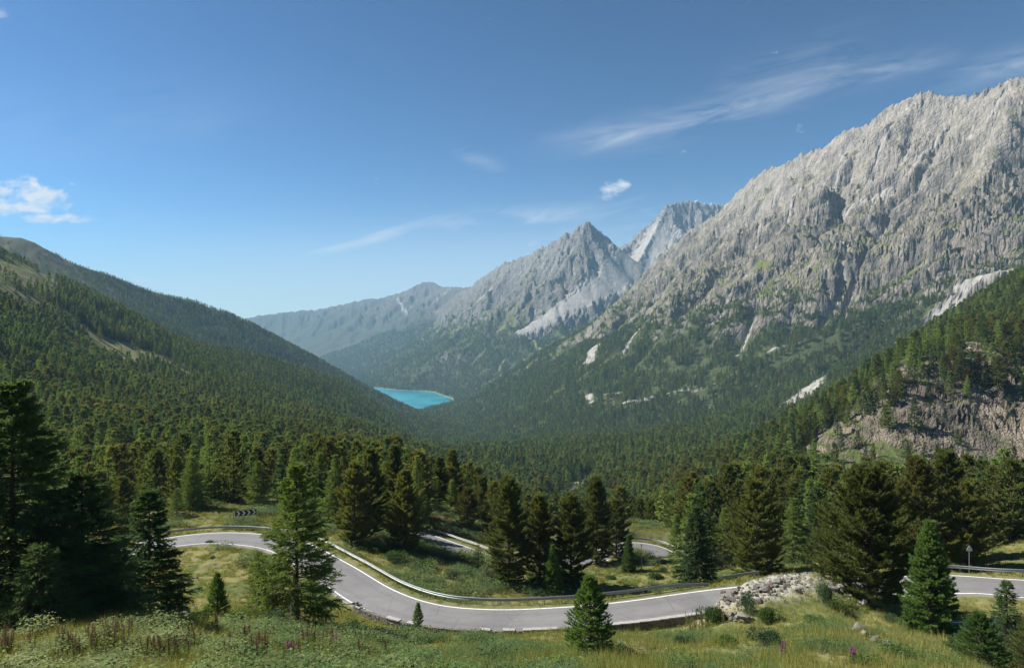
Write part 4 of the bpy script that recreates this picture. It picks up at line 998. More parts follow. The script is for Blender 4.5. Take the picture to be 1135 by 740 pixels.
# ------------------------------------------------------------------ signs and posts
def chevron_board():
    T, Nn = frame(ROAD1); cc = ROAD1[:, :2] + Nn * S1 * 5.8; i = int(np.argmin(np.abs(cc[:, 0] / cc[:, 1] * F0 + CX - 273.5))); c = cc[i]; z = gz(*c)
    face = -unit(np.array([c[0] - 12, c[1], 0])[None])[0]; rt = np.array([-face[1], face[0], 0]) ; up = np.array([0, 0, 1.]); zb = (CY - 571.0) / F0 * c[1] - z; hh, hw = .47, 1.72
    root = empty('chevron_board', (c[0], c[1], z)); tag(root, 'black bend board with four white chevrons pointing right, behind the guardrail', 'road sign')
    P = np.array([0, 0, zb + hh]); A = Acc(); A.add(*box(P, rt * hw, face * .02, up * hh)); pan = link(bpy.data.objects.new('panel', A.mesh('panel', [M['sign_black']])), root)
    for k in range(4):
        A = Acc(); x0 = -hw + .22 + k * .84; t = .24; w = .34; n = face * .032
        pts = [(0, -hh * .86), (t, -hh * .86), (t + w, 0), (t, hh * .86), (0, hh * .86), (w, 0)]
        fr = np.array([P + rt * (x0 + a) + up * b_ + n for a, b_ in pts]); bk = fr - face * .012; V = np.concatenate([fr, bk])
        F = [(0, 1, 2, 5), (5, 2, 3, 4)] + [(j, (j + 1) % 6, (j + 1) % 6 + 6, j + 6) for j in range(6)]
        A.add(V, np.array(F)); link(bpy.data.objects.new('chevron', A.mesh('chevron', [M['sign_white']])), pan)
    for s in (-1.2, 1.2):
        A = Acc(); A.add(*tube([rt * s - face * .06 + up * -.6, rt * s - face * .06 + up * (zb + 2 * hh)], [.035, .035], 8)); link(bpy.data.objects.new('post', A.mesh('post', [M['galv']])), root)
chevron_board()
def road_sign():
    i = int(np.argmin(np.abs(u1 - 1080))); T, Nn = frame(ROAD1); c = ROAD1[i, :2] + Nn[i] * S1 * 5.6; z = gz(*c); top = (CY - 604) / F0 * c[1] - z; top = max(top, 2.2)
    root = empty('road_sign', (c[0], c[1], z)); tag(root, 'grey back of a small traffic sign on a pole behind the right guardrail', 'road sign')
    A = Acc(); A.add(*tube([(0, 0, -.5), (0, 0, top)], [.032, .032], 8)); link(bpy.data.objects.new('pole', A.mesh('pole', [M['galv']])), root)
    an = np.linspace(0, 2 * np.pi, 4)[:3] + np.pi / 2; R_ = .40; pts = []
    for a in an:
        for d in (-.16, .16): pts.append((R_ * math.cos(a + d), R_ * math.sin(a + d)))
    pts = np.array(pts); fr = np.stack([pts[:, 0], pts[:, 0] * 0 - .045, pts[:, 1] + top - .42], 1); bk = fr + [0, .02, 0]; V = np.concatenate([fr, bk])
    F = [(0, 1, 2, 3), (0, 3, 4, 5), (6, 9, 8, 7), (6, 11, 10, 9)] + [(j, (j + 1) % 6, (j + 1) % 6 + 6, j + 6) for j in range(6)]
    A = Acc(); A.add(V, np.array(F)); A.add(*box((0, -.06, top - .3), (.3, 0, 0), (0, .012, 0), (0, 0, .025))); pn = link(bpy.data.objects.new('sign_panel', A.mesh('sign_panel', [M['sign_back']])), root)
road_sign()
def marker_pole(u, v0, v1, label):
    Y = 112.; x = (u - CX) / F0 * Y; z = gz(x, Y); top = (CY - v0) / F0 * Y - z; A = Acc(); A.add(*tube([(0, 0, -.4), (.02, 0, top * .5), (.0, .02, top)], [.075, .065, .055], 8)); V, F = box((0, 0, top - .25), (.10, 0, 0), (0, .02, 0), (0, 0, .12))
    root = empty('marker_pole', (x, Y, z)); tag(root, label, 'pole'); link(bpy.data.objects.new('pole', A.mesh('pole', [M['wood']])), root); B = Acc(); B.add(V, F); link(bpy.data.objects.new('plate', B.mesh('plate', [M['sign_back']])), root)
marker_pole(711, 602, 633, 'thin weathered pole with a small plate standing in the sunny grass patch')

# ------------------------------------------------------------------ rock
def rock_mat(name, a, b, c, scale=1.6):
    m, nt, out = new_mat(name); tc = N(nt, 'ShaderNodeTexCoord'); oi = N(nt, 'ShaderNodeObjectInfo'); geo = N(nt, 'ShaderNodeNewGeometry'); p = geo.outputs['Position']; n = noise(nt, p, scale, 6, .7); n2 = noise(nt, p, scale * 7, 3, .7)
    f = math_(nt, 'ADD', math_(nt, 'MULTIPLY', n, .6), math_(nt, 'ADD', math_(nt, 'MULTIPLY', n2, .25), math_(nt, 'MULTIPLY', oi.outputs['Random'], .18)))
    bsdf(nt, out, ramp(nt, f, [(.3, a), (.52, b), (.72, c)]), .93, .15, bump(nt, math_(nt, 'ADD', n, math_(nt, 'MULTIPLY', n2, .4)), .9, .06)); return m
M['rock'] = rock_mat('granite_rock', (.075, .069, .055), (.16, .15, .13), (.26, .245, .22))
def rock_mesh(seed, flatn=.7):
    r = np.random.default_rng(seed); import bmesh
    bm = bmesh.new(); bmesh.ops.create_icosphere(bm, subdivisions=3, radius=1.)
    V = np.array([v.co[:] for v in bm.verts]); F = np.array([[v.index for v in f.verts] for f in bm.faces]); bm.free()
    for k in range(15):                                        # broken faces
        n = unit(r.normal(size=3)[None])[0]; d = r.uniform(.48, .85); q = V @ n - d; V = V - np.clip(q, 0, None)[:, None] * n
    V = V * np.array([1., r.uniform(.6, .9), r.uniform(.45, .8)]); V += .035 * perlin(V[:, 0] * 3 + seed, V[:, 1] * 3 + V[:, 2] * 2.3, seed)[:, None]
    return mesh_np('rock_mesh', V, F, [M['rock']])
ROCKS = [rock_mesh(900 + k) for k in range(7)]
def rock(x, y, s, label, group=None, k=None, sink=.25, name='boulder'):
    o = link(bpy.data.objects.new(name, ROCKS[k if k is not None else int(rng.integers(0, 7))])); o.location = (x, y, gz(x, y) + s * (.45 - sink)); o.rotation_euler = tuple(rng.uniform(-.5, .5, 2)) + (rng.uniform(0, 6.28),); o.scale = (s,) * 3; return tag(o, label, 'rock', group)
def at_uv(u, v, y0=22, y1=140): return float(raycast(u, v, y0, y1, 500)[0])
def uvp(u, v, y0=22, y1=140):
    Y = at_uv(u, v, y0, y1); Y = Y if Y == Y else 60.; return (u - CX) / F0 * Y, Y
r6 = np.random.default_rng(66)
def heap(n, poly, lo, hi, label, group):
    """rocks thrown inside a band: poly = centre line in the survey picture with half width (px)"""
    P = np.array(poly, float); out = 0
    for k in range(n):
        t = r6.uniform(0, len(P) - 1.001); i = int(t); f = t - i; u = P[i, 0] * (1 - f) + P[i + 1, 0] * f + r6.normal(0, 3); v = P[i, 1] * (1 - f) + P[i + 1, 1] * f + r6.normal(0, 1) * (P[i, 2] * (1 - f) + P[i + 1, 2] * f) * .6
        x, y = uvp(u, v); s = lo + (hi - lo) * r6.random() ** 2.6; rock(x, y, s, label, group)
heap(120, [(797, 666, 5), (820, 660, 9), (850, 655, 10), (878, 649, 5)], .16, .72, 'angular pale rock in the rubble heap at the end of the long guardrail', 'rocks of the rubble heap')
heap(18, [(812, 684, 5), (828, 690, 7)], .16, .55, 'pale rock in the small stone pocket below the rubble heap', 'rocks of the stone pocket')
heap(26, [(915, 648, 4), (935, 655, 6), (955, 662, 5), (962, 680, 5)], .18, .70, 'light rock on the bank at the foot of the biggest pine', 'rocks under the biggest pine')
heap(22, [(900, 688, 3), (925, 697, 5), (960, 706, 3), (985, 712, 3)], .12, .42, 'small pale rock in the dry grass right of the middle of the bank', 'rocks in the dry grass')
heap(26, [(500, 699, 2), (600, 700, 3), (700, 698, 4), (785, 694, 4)], .08, .30, 'pale stone fallen along the foot of the stone wall', 'stones at the wall foot')
heap(28, [(700, 725, 6), (730, 728, 9), (745, 718, 7), (725, 712, 4)], .08, .32, 'small grey stone in the stony patch right of the young bright pine', 'stones of the stony patch')
heap(20, [(196, 684, 4), (215, 682, 6), (232, 680, 4)], .18, .6, 'grey rock in the shade at the foot of the conical spruce', 'rocks in the spruce shade')
heap(10, [(428, 697, 3), (470, 697, 2), (520, 700, 2)], .1, .34, 'stone at the foot of the left part of the stone wall', 'stones at the wall foot')
for (u, v, s, k, lb) in ((823, 687, 1.0, 2, 'broad pale slab, largest stone of the pocket below the rubble heap'), (936, 652, 1.1, 4, 'biggest light boulder on the bank left of the biggest pine'), (952, 700, .7, 1, 'pale flat boulder in the dry grass below the biggest pine'),
                        (741, 664, .55, 3, 'dark boulder on the wall end beside pink willowherb'), (801, 661, .7, 5, 'dark-shaded boulder at the left tip of the rubble heap'), (437, 694, .6, 6, 'pale boulder beside the white line where the stone wall begins'), (885, 655, .6, 0, 'lone boulder right of the rubble heap crest')):
    x, y = uvp(u, v); rock(x, y, s, lb, None, k)
# dry-stone parapet along the near edge of the road
def stone_wall():
    sel = (u1 < 782) & (u1 > 424) & (np.arange(len(u1)) > np.argmin(np.abs(u1 - 782))); R = ROAD1[sel]; R = R[:int(np.argmin(uof(R))) + 1]; T, Nn = frame(R); off = -S1 * 4.1; C = R[:, :2] + Nn * off; uu = uof(np.c_[C, R[:, 2]])
    P0 = np.array([C[0, 0], C[0, 1], R[0, 2]]); root = empty('stone_wall', P0); tag(root, 'low rough stone wall with a pale cap along the near edge of the road', 'wall')
    d = np.r_[0, np.cumsum(np.linalg.norm(np.diff(C, axis=0), axis=1))]; top = .80; r = np.random.default_rng(5)
    import bmesh
    bm = bmesh.new(); bmesh.ops.create_icosphere(bm, subdivisions=2, radius=1.); V0 = np.array([v.co[:] for v in bm.verts]); F0_ = np.array([[v.index for v in f.verts] for f in bm.faces]); bm.free()
    A = Acc(); s = 0.
    for row, (zc, hh) in enumerate(((-.62, .2), (-.28, .2), (.05, .19), (.33, .17), (.55, .14))):
        s = r.uniform(0, .2)
        while s < d[-1]:
            w = r.uniform(.16, .42); x, y, z = np.interp(s + w / 2, d, C[:, 0]), np.interp(s + w / 2, d, C[:, 1]), np.interp(s, d, R[:, 2]); i = min(int(np.searchsorted(d, s)), len(T) - 1); a = math.atan2(T[i, 1], T[i, 0])
            V = V0.copy()
            for k in range(9):
                n = unit(r.normal(size=3)[None])[0]; q = V @ n - r.uniform(.5, .8); V = V - np.clip(q, 0, None)[:, None] * n
            V = V * np.array([w * .70, .30, hh * .72 * r.uniform(.8, 1.25)]); V[:, 1] += r.normal(0, .05)
            c_, s_ = math.cos(a), math.sin(a); V = np.stack([V[:, 0] * c_ - V[:, 1] * s_ + x, V[:, 0] * s_ + V[:, 1] * c_ + y, V[:, 2] + z + zc + r.normal(0, .03)], 1) - P0
            A.add(V, F0_); s += w
    link(bpy.data.objects.new('stonework', A.mesh('stonework', [M['rock']])), root)
    # core behind the stones, then the cap slabs
    keep = slice(0, len(C)); K = Acc(); Vc = np.stack([np.concatenate([C[keep] + Nn[keep] * a, (R[keep, 2] + b)[:, None]], 1) for a, b in ((-.2, -1.1), (-.2, top - .14), (.2, top - .14), (.2, -1.1))], 1) - P0
    n, mm = Vc.shape[:2]; v = np.arange(n * mm).reshape(n, mm); w = np.roll(v, -1, 1); K.add(Vc.reshape(-1, 3), np.stack([v[:-1], w[:-1], w[1:], v[1:]], -1).reshape(-1, 4)); link(bpy.data.objects.new('core', K.mesh('core', [M['rock']])), root)
    cap = Acc(); s = 0.
    while s < d[-1] - .5:
        w = r.uniform(.8, 1.3); xm = s + w / 2; x, y, z = np.interp(xm, d, C[:, 0]), np.interp(xm, d, C[:, 1]), np.interp(xm, d, R[:, 2]); i = min(int(np.searchsorted(d, xm)), len(T) - 1)
        if x / y * F0 + CX > 628 or r.random() < .45:
            t = np.array([T[i, 0], T[i, 1], 0]); nn = np.array([Nn[i, 0], Nn[i, 1], 0]); cap.add(*box(np.array([x, y, z + top - .05 + r.normal(0, .012)]) - P0, t * (w / 2 - .015), nn * .29, np.array([0, 0, .055])))
        s += w
    link(bpy.data.objects.new('cap', cap.mesh('cap', [M['capstone']])), root)
M['capstone'] = rock_mat('capstone', (.26, .25, .235), (.36, .35, .33), (.46, .45, .43), 2.5)
stone_wall()
log('roadside')

def track():
    P = spline([(*uvp(u, v, 141, 260), 0) for u, v in ((477, 562), (484, 569), (492, 577), (500, 585), (507, 592))], 8); P = resample(np.array(P), .8)
    T, Nn = frame(P); V = np.stack([np.stack([P[:, 0] + Nn[:, 0] * o, P[:, 1] + Nn[:, 1] * o], 1) for o in (-1.1, -.5, 0, .5, 1.1)], 1); z = height(V[..., 0].ravel(), V[..., 1].ravel()).reshape(V.shape[:2]) + np.array([-.02, .08, .10, .08, -.02]); V = np.concatenate([V, z[..., None]], -1)
    n, m = V.shape[:2]; v = np.arange(n * m).reshape(n, m); F = np.stack([v[:-1, :-1], v[:-1, 1:], v[1:, 1:], v[1:, :-1]], -1).reshape(-1, 4); M['track'] = rock_mat('track_gravel', (.20, .16, .12), (.30, .25, .19), (.40, .35, .28), 2.); flat('path', V.reshape(-1, 3), F, M['track'], smooth=True)
track()
# ------------------------------------------------------------------ shrubs, herbs, grass
def leafball(rx, rz, n, ll, lw, seed, lumps=9, upw=.5, mat='shrub', hollow=.55, stems=6):
    r = np.random.default_rng(seed); A = Acc(); S = Acc()
    c = unit(r.normal(size=(lumps, 3))) * [rx * .55, rx * .55, rz * .45]; c[:, 2] = np.abs(c[:, 2]) + rz * .22; rad_ = r.uniform(.35, .6, lumps)
    k = r.integers(0, lumps, n); D = unit(r.normal(size=(n, 3))); q = (hollow + (1 - hollow) * r.random(n)) ** .6
    P = c[k] + D * (rad_[k] * q)[:, None] * [rx, rx, rz * .75]; ok = P[:, 2] > .02; P, D = P[ok], D[ok]; m = len(P)
    V, F = blades(P, unit(D * .7 + r.normal(0, .5, (m, 3)) + [0, 0, upw]), ll * r.uniform(.6, 1.3, m), lw * r.uniform(.7, 1.3, m), r)
    A.add(V, F, np.clip(r.normal(.5, .25, m), 0, 1))
    for i in range(stems):
        e = c[i % lumps] * .9; Vt, Ft = tube([(0, 0, -.1), e * .5 + [0, 0, .05], e], [.03, .02, .008], 5); S.add(Vt, Ft)
    return A.mesh('foliage', [M[mat]]), S.mesh('stems', [M['bark']], True)
M['willow'] = leaf_mat('willow_leaves', [(0, (.075, .105, .065)), (.5, (.13, .165, .10)), (1, (.22, .26, .17))], transl=.3, gain=1.2)
M['juniper'] = leaf_mat('juniper_needles', [(0, (.024, .045, .022)), (.5, (.04, .07, .032)), (1, (.075, .105, .045))], transl=.2, gain=1.5)
def bush(kind, u, v, w, hgt, label, group=None, yr=(22, 140), name='shrub'):
    x, y = uvp(u, v, *yr); n, ll, lw, mt = {'shrub': (2600, .13, .06, 'shrub'), 'willow': (2400, .17, .05, 'willow'), 'juniper': (2600, .12, .035, 'juniper')}[kind]
    key = ('bush', kind, int(w * 10) % 3)
    if key not in LIB: LIB[key] = leafball(1., 1., n, ll, lw, len(LIB) + 50, mat=mt)
    fo, st = LIB[key]; root = empty(name, (x, y, gz(x, y) - .05), (u * 1.3) % 6.28, (w, w, hgt)); tag(root, label, 'bush', group); link(bpy.data.objects.new('foliage', fo), root); link(bpy.data.objects.new('stem', st), root)
GB = 'bushes dotted over the bank'
for a in [('shrub', 789, 690, 1.45, 1.6, 'bright green rounded bush beside the end of the stone wall'), ('juniper', 759, 712, .85, .7, 'small dark juniper in the dry grass left of the bright green bush'), ('juniper', 827, 680, 1.0, 1.9, 'upright dark shrub in the middle of the bank, below the rubble heap'),
          ('shrub', 855, 690, 1.1, 1.3, 'soft green bush right of the upright dark shrub'), ('juniper', 845, 715, 1.2, 1.2, 'dark bluish bush in the middle of the bank near the bottom edge'), ('shrub', 805, 714, .8, .6, 'flat green bush left of the dark bluish bush'),
          ('juniper', 912, 668, .9, 2.0, 'narrow dark-green sapling bush beside the boulders on the bank'), ('shrub', 926, 674, .9, .9, 'low green bush right of the narrow sapling bush'), ('shrub', 902, 690, .9, .7, 'green mat bush in the centre of the bank'),
          ('juniper', 917, 718, .7, .6, 'small dark bush in yellow grass near the bottom, between the two pink flowers'), ('shrub', 815, 643, .8, 1.1, 'leafy green bush over the rail end, left of the rubble crest'), ('shrub', 960, 735, .9, .6, 'low dark-green mat at the bottom edge right of the pink flower'),
          ('shrub', 1000, 728, 1.1, .7, 'wide low bush near the bottom right'), ('shrub', 1015, 700, .7, .6, 'small bush on the slope below the bluish young pine'), ('juniper', 990, 690, .8, .8, 'dark low shrub right of the boulders under the biggest pine'),
          ('willow', 546, 642, 2.6, 2.6, 'large round grey-green willow bush left of the broad ochre pine'), ('willow', 592, 648, 1.2, 1.1, 'small silvery bush behind the guardrail right of the ochre pine'), ('willow', 500, 640, 1.4, 1.3, 'grey-green bush on the bank left of the large willow'),
          ('shrub', 470, 632, 1.9, 1.5, 'green bush on the bank between the two roads'), ('shrub', 440, 620, 2.0, 1.5, 'leafy bush on the bank under the dark pine clump'), ('shrub', 415, 612, 1.7, 1.4, 'green bush just above the guardrail below the pine clump'),
          ('shrub', 386, 600, 1.5, 1.3, 'green bush behind the guardrail left of the pine clump'), ('juniper', 254, 604, 1.1, .5, 'dark heath bush on the crest of the sunny field by the road'), ('shrub', 235, 603, 1.2, .6, 'low bush at the top of the sunny field beside the road'),
          ('juniper', 236, 619, .5, .5, 'lone dark tuft in the middle of the sunny field'), ('shrub', 665, 675, .5, .5, 'little bush growing on the stone wall'), ('juniper', 735, 634, 1.0, .8, 'dark bush on the sunny grass patch right of the thin pole'),
          ('shrub', 520, 638, 1.0, 1.0, 'small green bush right in front of the small larch by the lower road'), ('shrub', 350, 678, 1.2, 1.1, 'green bush right of the trunk of the tall airy larch'), ('shrub', 386, 697, 1.2, .8, 'low bush near the white line left of the stone wall'),
          ('juniper', 300, 690, 1.3, .9, 'dark low bush at the foot of the tall airy larch'), ('shrub', 262, 690, 1.1, .9, 'green bush right of the small dark young pine'), ('shrub', 219, 692, 1.0, .8, 'green bush left of the small dark young pine'),
          ('shrub', 725, 640, 1.3, .9, 'bright low bush between the grass patch and the pointed spruce'), ('shrub', 677, 642, .9, .7, 'small bush behind the guardrail above the young bright pine')]:
    yr = (60, 160) if (a[2] < 650 and 360 < a[1] < 745) else (22, 140)
    bush(*a, group=GB, yr=yr)
# willowherb: stem, leaves, spike
def herb_plant(bloom, seed):
    r = np.random.default_rng(seed); h = 1.15; S, Lf, Fl = Acc(), Acc(), Acc()
    for s in range(3):
        b = r.normal(0, .07, 2); e = b + r.normal(0, .10, 2); hh = h * r.uniform(.8, 1.05); S.add(*tube([(b[0], b[1], -.05), ((b[0] + e[0]) / 2, (b[1] + e[1]) / 2, hh * .5), (e[0], e[1], hh)], [.012, .009, .004], 5))
        k = 34; t = r.uniform(.08, .68, k); P = np.stack([b[0] + (e[0] - b[0]) * t, b[1] + (e[1] - b[1]) * t, hh * t], 1); a = r.uniform(0, 6.28, k); D = unit(np.stack([np.cos(a), np.sin(a), r.uniform(-.1, .5, k)], 1)); Lf.add(*blades(P, D, r.uniform(.11, .19, k), np.full(k, .035), r), r.uniform(.1, .7, k))
        k = 70; t = .66 + .36 * r.random(k); P = np.stack([b[0] + (e[0] - b[0]) * t, b[1] + (e[1] - b[1]) * t, hh * t], 1); a = r.uniform(0, 6.28, k); D = unit(np.stack([np.cos(a), np.sin(a), r.uniform(-.2, .7, k)], 1)); q = (1.12 - t) * 2.3
        Fl.add(*blades(P, D, (.10 if bloom else .11) * q, np.full(k, .045 if bloom else .016), r), r.uniform(0, 1, k))
    return S.mesh('stem', [M['herbstem']]), Lf.mesh('leaves', [M['herb']]), Fl.mesh('spike', [M['bloom' if bloom else 'seedhead']])
M['herbstem'] = simple('herb_stem', (.16, .09, .05), .8); M['bloom'] = leaf_mat('willowherb_bloom', [(0, (.16, .045, .14)), (.5, (.24, .08, .21)), (1, (.36, .17, .32))], transl=.35, gain=1.5); M['seedhead'] = leaf_mat('willowherb_seedheads', [(0, (.10, .05, .035)), (.5, (.155, .085, .06)), (1, (.24, .16, .12))], transl=.3, gain=1.0)
HB = [herb_plant(True, 1), herb_plant(True, 2), herb_plant(False, 3), herb_plant(False, 4), herb_plant(False, 5)]
def fireweed(u, v, k, label, group, s=1.):
    x, y = uvp(u, v, 24, 90); root = empty('willowherb', (x, y, gz(x, y)), (u * 2.1) % 6.28, s); tag(root, label, 'flower', group)
    for nm, me in zip(('stem', 'leaves', 'flower_spike' if k < 2 else 'seed_spike'), HB[k]): link(bpy.data.objects.new(nm, me), root)
for (u, v, lb) in ((241, 704, 'magenta willowherb spike just left of the small dark young pine'), (867, 735, 'tall magenta willowherb at the bottom of the bank, left one of two'), (946, 740, 'magenta willowherb near the bottom edge, right of the small dark bush'),
                   (372, 722, 'pink willowherb in the low bushes at the left, beside the bleached twig'), (852, 660, 'pink willowherb on the rubble heap'), (802, 690, 'pale pink willowherb right beside the bright green rounded bush'), (320, 735, 'single magenta willowherb among red seed heads at the bottom left')):
    fireweed(u, v, int(u) % 2, lb, None, 1.05)
for i in range(120):
    u = [(135, 10), (75, 18), (205, 25), (262, 25), (330, 28), (395, 24), (774, 8), (10, 22), (282, 12)][i % 9]; uu = r6.normal(u[0], u[1]); vv = {774: 690., 135: 712.}.get(u[0], 722.) + r6.uniform(-8, 16)
    if uu < 2: uu = 5 + i % 7
    place = 'beside the wall end' if u[0] == 774 else 'in the herbs along the bottom left edge'
    fireweed(uu, vv, 2 + i % 3, 'willowherb with red-brown seed spikes ' + place, 'gone-over willowherb ' + place, r6.uniform(.6, 1.3))
# bleached dead sapling
def dead():
    x, y = uvp(321, 700, 24, 90); root = empty('dead_sapling', (x, y, gz(x, y))); tag(root, 'bleached leafless sapling standing in the bushes at the foot of the tall airy larch', 'dead tree'); A = Acc(); r = np.random.default_rng(3); A.add(*tube([(0, 0, -.1), (.05, 0, .9), (.1, .05, 2.1)], [.035, .025, .006], 6)); B = Acc()
    for k in range(22):
        z = r.uniform(.4, 2.); a = r.uniform(0, 6.28); l = r.uniform(.2, .6) * (1.2 - z / 2.4); B.add(*tube([(.05 * z, 0, z), (.05 * z + l * .6 * math.cos(a), l * .6 * math.sin(a), z + .05), (.05 * z + l * math.cos(a), l * math.sin(a), z + .02)], [.012, .008, .003], 4))
    link(bpy.data.objects.new('stem', A.mesh('stem', [M['deadwood']])), root); link(bpy.data.objects.new('twigs', B.mesh('twigs', [M['deadwood']])), root)
dead()
# ground cover: grass, herbs, dwarf shrubs, stones
def tuft(n, h, w, spread, seed, mat, lean=.45):
    r = np.random.default_rng(seed); A = Acc(); P = np.stack([r.normal(0, spread, n), r.normal(0, spread, n), np.zeros(n) - .03], 1); D = unit(np.stack([r.normal(0, lean, n), r.normal(0, lean, n), np.ones(n)], 1)); A.add(*blades(P, D, h * r.uniform(.5, 1.2, n), w * r.uniform(.7, 1.4, n), r), np.clip(r.normal(.5, .25, n), 0, 1)); return A.mesh('tuft', [M[mat]])
def herbclump(seed, mat='herb', n=100, sp=.26, h=.55, ll=.12, lw=.075):
    r = np.random.default_rng(seed); A = Acc(); P = np.stack([r.normal(0, sp, n), r.normal(0, sp, n), r.uniform(.08, 1, n) ** .7 * h], 1); a = r.uniform(0, 6.28, n)
    D = unit(np.stack([np.cos(a), np.sin(a), r.uniform(-.25, .35, n)], 1)); Sd = unit(np.cross(D, [0, 0, 1.]) + r.normal(0, .3, (n, 3))); l = (ll * r.uniform(.6, 1.3, n))[:, None]; w = (lw * r.uniform(.6, 1.2, n))[:, None] * .5
    V = np.stack([P, P + D * l * .45 + Sd * w, P + D * l, P + D * l * .45 - Sd * w], 1).reshape(-1, 3); F = np.arange(4 * n).reshape(n, 4); t = np.clip(r.normal(.5, .25, n), 0, 1); A.add(V, F, np.concatenate([t, t]))
    for k in range(7):
        e = (r.normal(0, sp, 2)); A.add(*tube([(e[0] * .3, e[1] * .3, -.04), (e[0], e[1], h * .8)], [.008, .004], 3))
    return A.mesh('herb', [M[mat]])
def proto2(name, me): return bpy.data.objects.new(name, me)
gr = [proto2('proto_grass', tuft(26, .34, .020, .10, s, 'grass')) for s in (1, 2, 3)] + [proto2('proto_grass', tuft(20, .75, .018, .09, 4, 'grass', .3))] + [proto2('proto_grass', tuft(60, .42, .055, .30, s, 'grass', .55)) for s in (5, 6, 7)]
def ground_scatter(y0, y1, s, seed):
    x, y = scatter(y0, y1, s, seed); nd, _ = near_sample(x, y); k = nd > 3.85; x, y = x[k], y[k]; z = height(x, y); m = z / y > -.75; return x[m], y[m], z[m]
px, py, pz, pk, ps = [], [], [], [], []
for (y0, y1, s, lo, hi, sc_) in ((11, 24, .34, 0, 4, 1.), (24, 46, .30, 0, 4, 1.), (46, 80, .46, 0, 4, 1.15), (80, 175, .95, 4, 7, 1.0)):
    x, y, z = ground_scatter(y0, y1, s, int(y0)); r = np.random.default_rng(int(y0)); d = fbm(x / 3.5, y / 3.5, 3, 221) + .4 * fbm(x / 14, y / 14, 2, 223); k = r.random(len(x)) < np.clip(.78 + 1.3 * d, .12, 1)
    rub = np.exp(-(((x - 25) / 8) ** 2 + ((y - 69) / 3.5) ** 2)); k &= r.random(len(x)) > rub * .75
    x, y, z, d = x[k], y[k], z[k], d[k]; px.append(x); py.append(y); pz.append(z); pk.append(np.where((r.random(len(x)) < .45) & (y < 46), 3, r.integers(lo, hi, len(x)))); ps.append(sc_ * r.uniform(.55, 1.15, len(x)) * (1 + .5 * np.clip(d, -.5, .5)))
px, py, pz, pk, ps = map(np.concatenate, (px, py, pz, pk, ps)); r = np.random.default_rng(9)
points_instancer('grass', np.stack([px, py, pz], 1), pk, r.uniform(0, 6.28, len(px)), np.stack([ps, ps, ps], 1), gr, 'dry yellow-green alpine grass on the banks and the field')
log('grass %d' % len(px))
hb = [proto2('proto_herb', herbclump(s)) for s in (11, 12, 13)] + [proto2('proto_herb', herbclump(s, 'shrub', 110, .30, .5, .085, .055)) for s in (14, 15)] + [proto2('proto_herb', herbclump(16, 'juniper', 130, .32, .42, .07, .03))]
hx, hy, hz, hk, hs = [], [], [], [], []
x, y, z = ground_scatter(22, 62, .42, 91); u = x / y * F0 + CX; v = CY - z / y * F0; r = np.random.default_rng(92)
d = fbm(x / 5, y / 5, 3, 231); broad = (u < 470) & (v > 694 + 12 * d) & (r.random(len(x)) < np.clip(.42 + 1.5 * d, 0, 1))
carpet = (u > 250) & (u < 640) & (v > 699 + 26 * sstep(470, 640, u) - 8 * d) & (r.random(len(x)) < np.clip(.35 + 1.4 * d, 0, 1))
patch = (u > 640) & (d > .20) & (r.random(len(x)) < .55)
for m, lo, hi in ((broad & (u < 300), 0, 3), (broad & (u >= 300), 0, 5), (carpet, 3, 6), (patch, 3, 6)):
    n = m.sum(); hx.append(x[m]); hy.append(y[m]); hz.append(z[m]); hk.append(r.integers(lo, hi, n)); hs.append(r.uniform(.6, 1.25, n) * (1 + 1.7 * np.clip(fbm(x[m] / 3.2, y[m] / 3.2, 3, 251), -.3, .35)))
# leafy banks between the two roads
x, y, z = ground_scatter(72, 175, .95, 95); nd, _ = near_sample(x, y); u = x / y * F0 + CX; d = fbm(x / 9, y / 9, 3, 235); m = (nd > 5.2) & (u > 330) & (u < 560) & (d > -.12) & (y > 80) | (nd > 5.5) & (d > .16) & (y > 95)
n = m.sum(); hx.append(x[m]); hy.append(y[m]); hz.append(z[m]); hk.append(r.choice([0, 3, 4, 5], n)); hs.append(r.uniform(1.3, 2.6, n))
# scrub on the grassy slope below the crag
x, y = scatter(185, 440, 2.4, 96); u = x / y * F0 + CX; k = (u > 830); x, y, u = x[k], y[k], u[k]; d = fbm(x / 12, y / 12, 3, 237); r = np.random.default_rng(94); k = r.random(len(x)) < np.clip(.25 + 1.6 * d, 0, .9); x, y = x[k], y[k]; z = height(x, y)
hx.append(x); hy.append(y); hz.append(z); hk.append(r.choice([3, 4, 5], len(x))); hs.append(r.uniform(1.8, 4.2, len(x)))
hx, hy, hz, hk, hs = map(np.concatenate, (hx, hy, hz, hk, hs))
points_instancer('undergrowth', np.stack([hx, hy, hz], 1), hk, r.uniform(0, 6.28, len(hx)), np.stack([hs, hs, hs * r.uniform(.7, 1.2, len(hs))], 1), hb, 'pale broad-leaved herbs and dwarf shrubs covering the lower banks')
log('undergrowth %d' % len(hx))
rk = [proto2('proto_stone', m_) for m_ in ROCKS[:5]]
x, y, z = ground_scatter(28, 85, .55, 97); u = x / y * F0 + CX; rub = np.exp(-(((x - 25) / 9) ** 2 + ((y - 69) / 4.) ** 2)); pt_ = np.exp(-((u - 722) / 30) ** 2) * (y < 56) * (y > 40); d = fbm(x / 3, y / 3, 3, 241); r = np.random.default_rng(98)
m = r.random(len(x)) < np.clip(.012 + rub * 1.3 + pt_ * .55 + .16 * sstep(.12, .4, d) * (u > 560), 0, 1)
x, y, z = x[m], y[m], z[m]; s = .05 + .16 * r.random(len(x)) ** 2.2 + .08 * (rub[m] > .3)
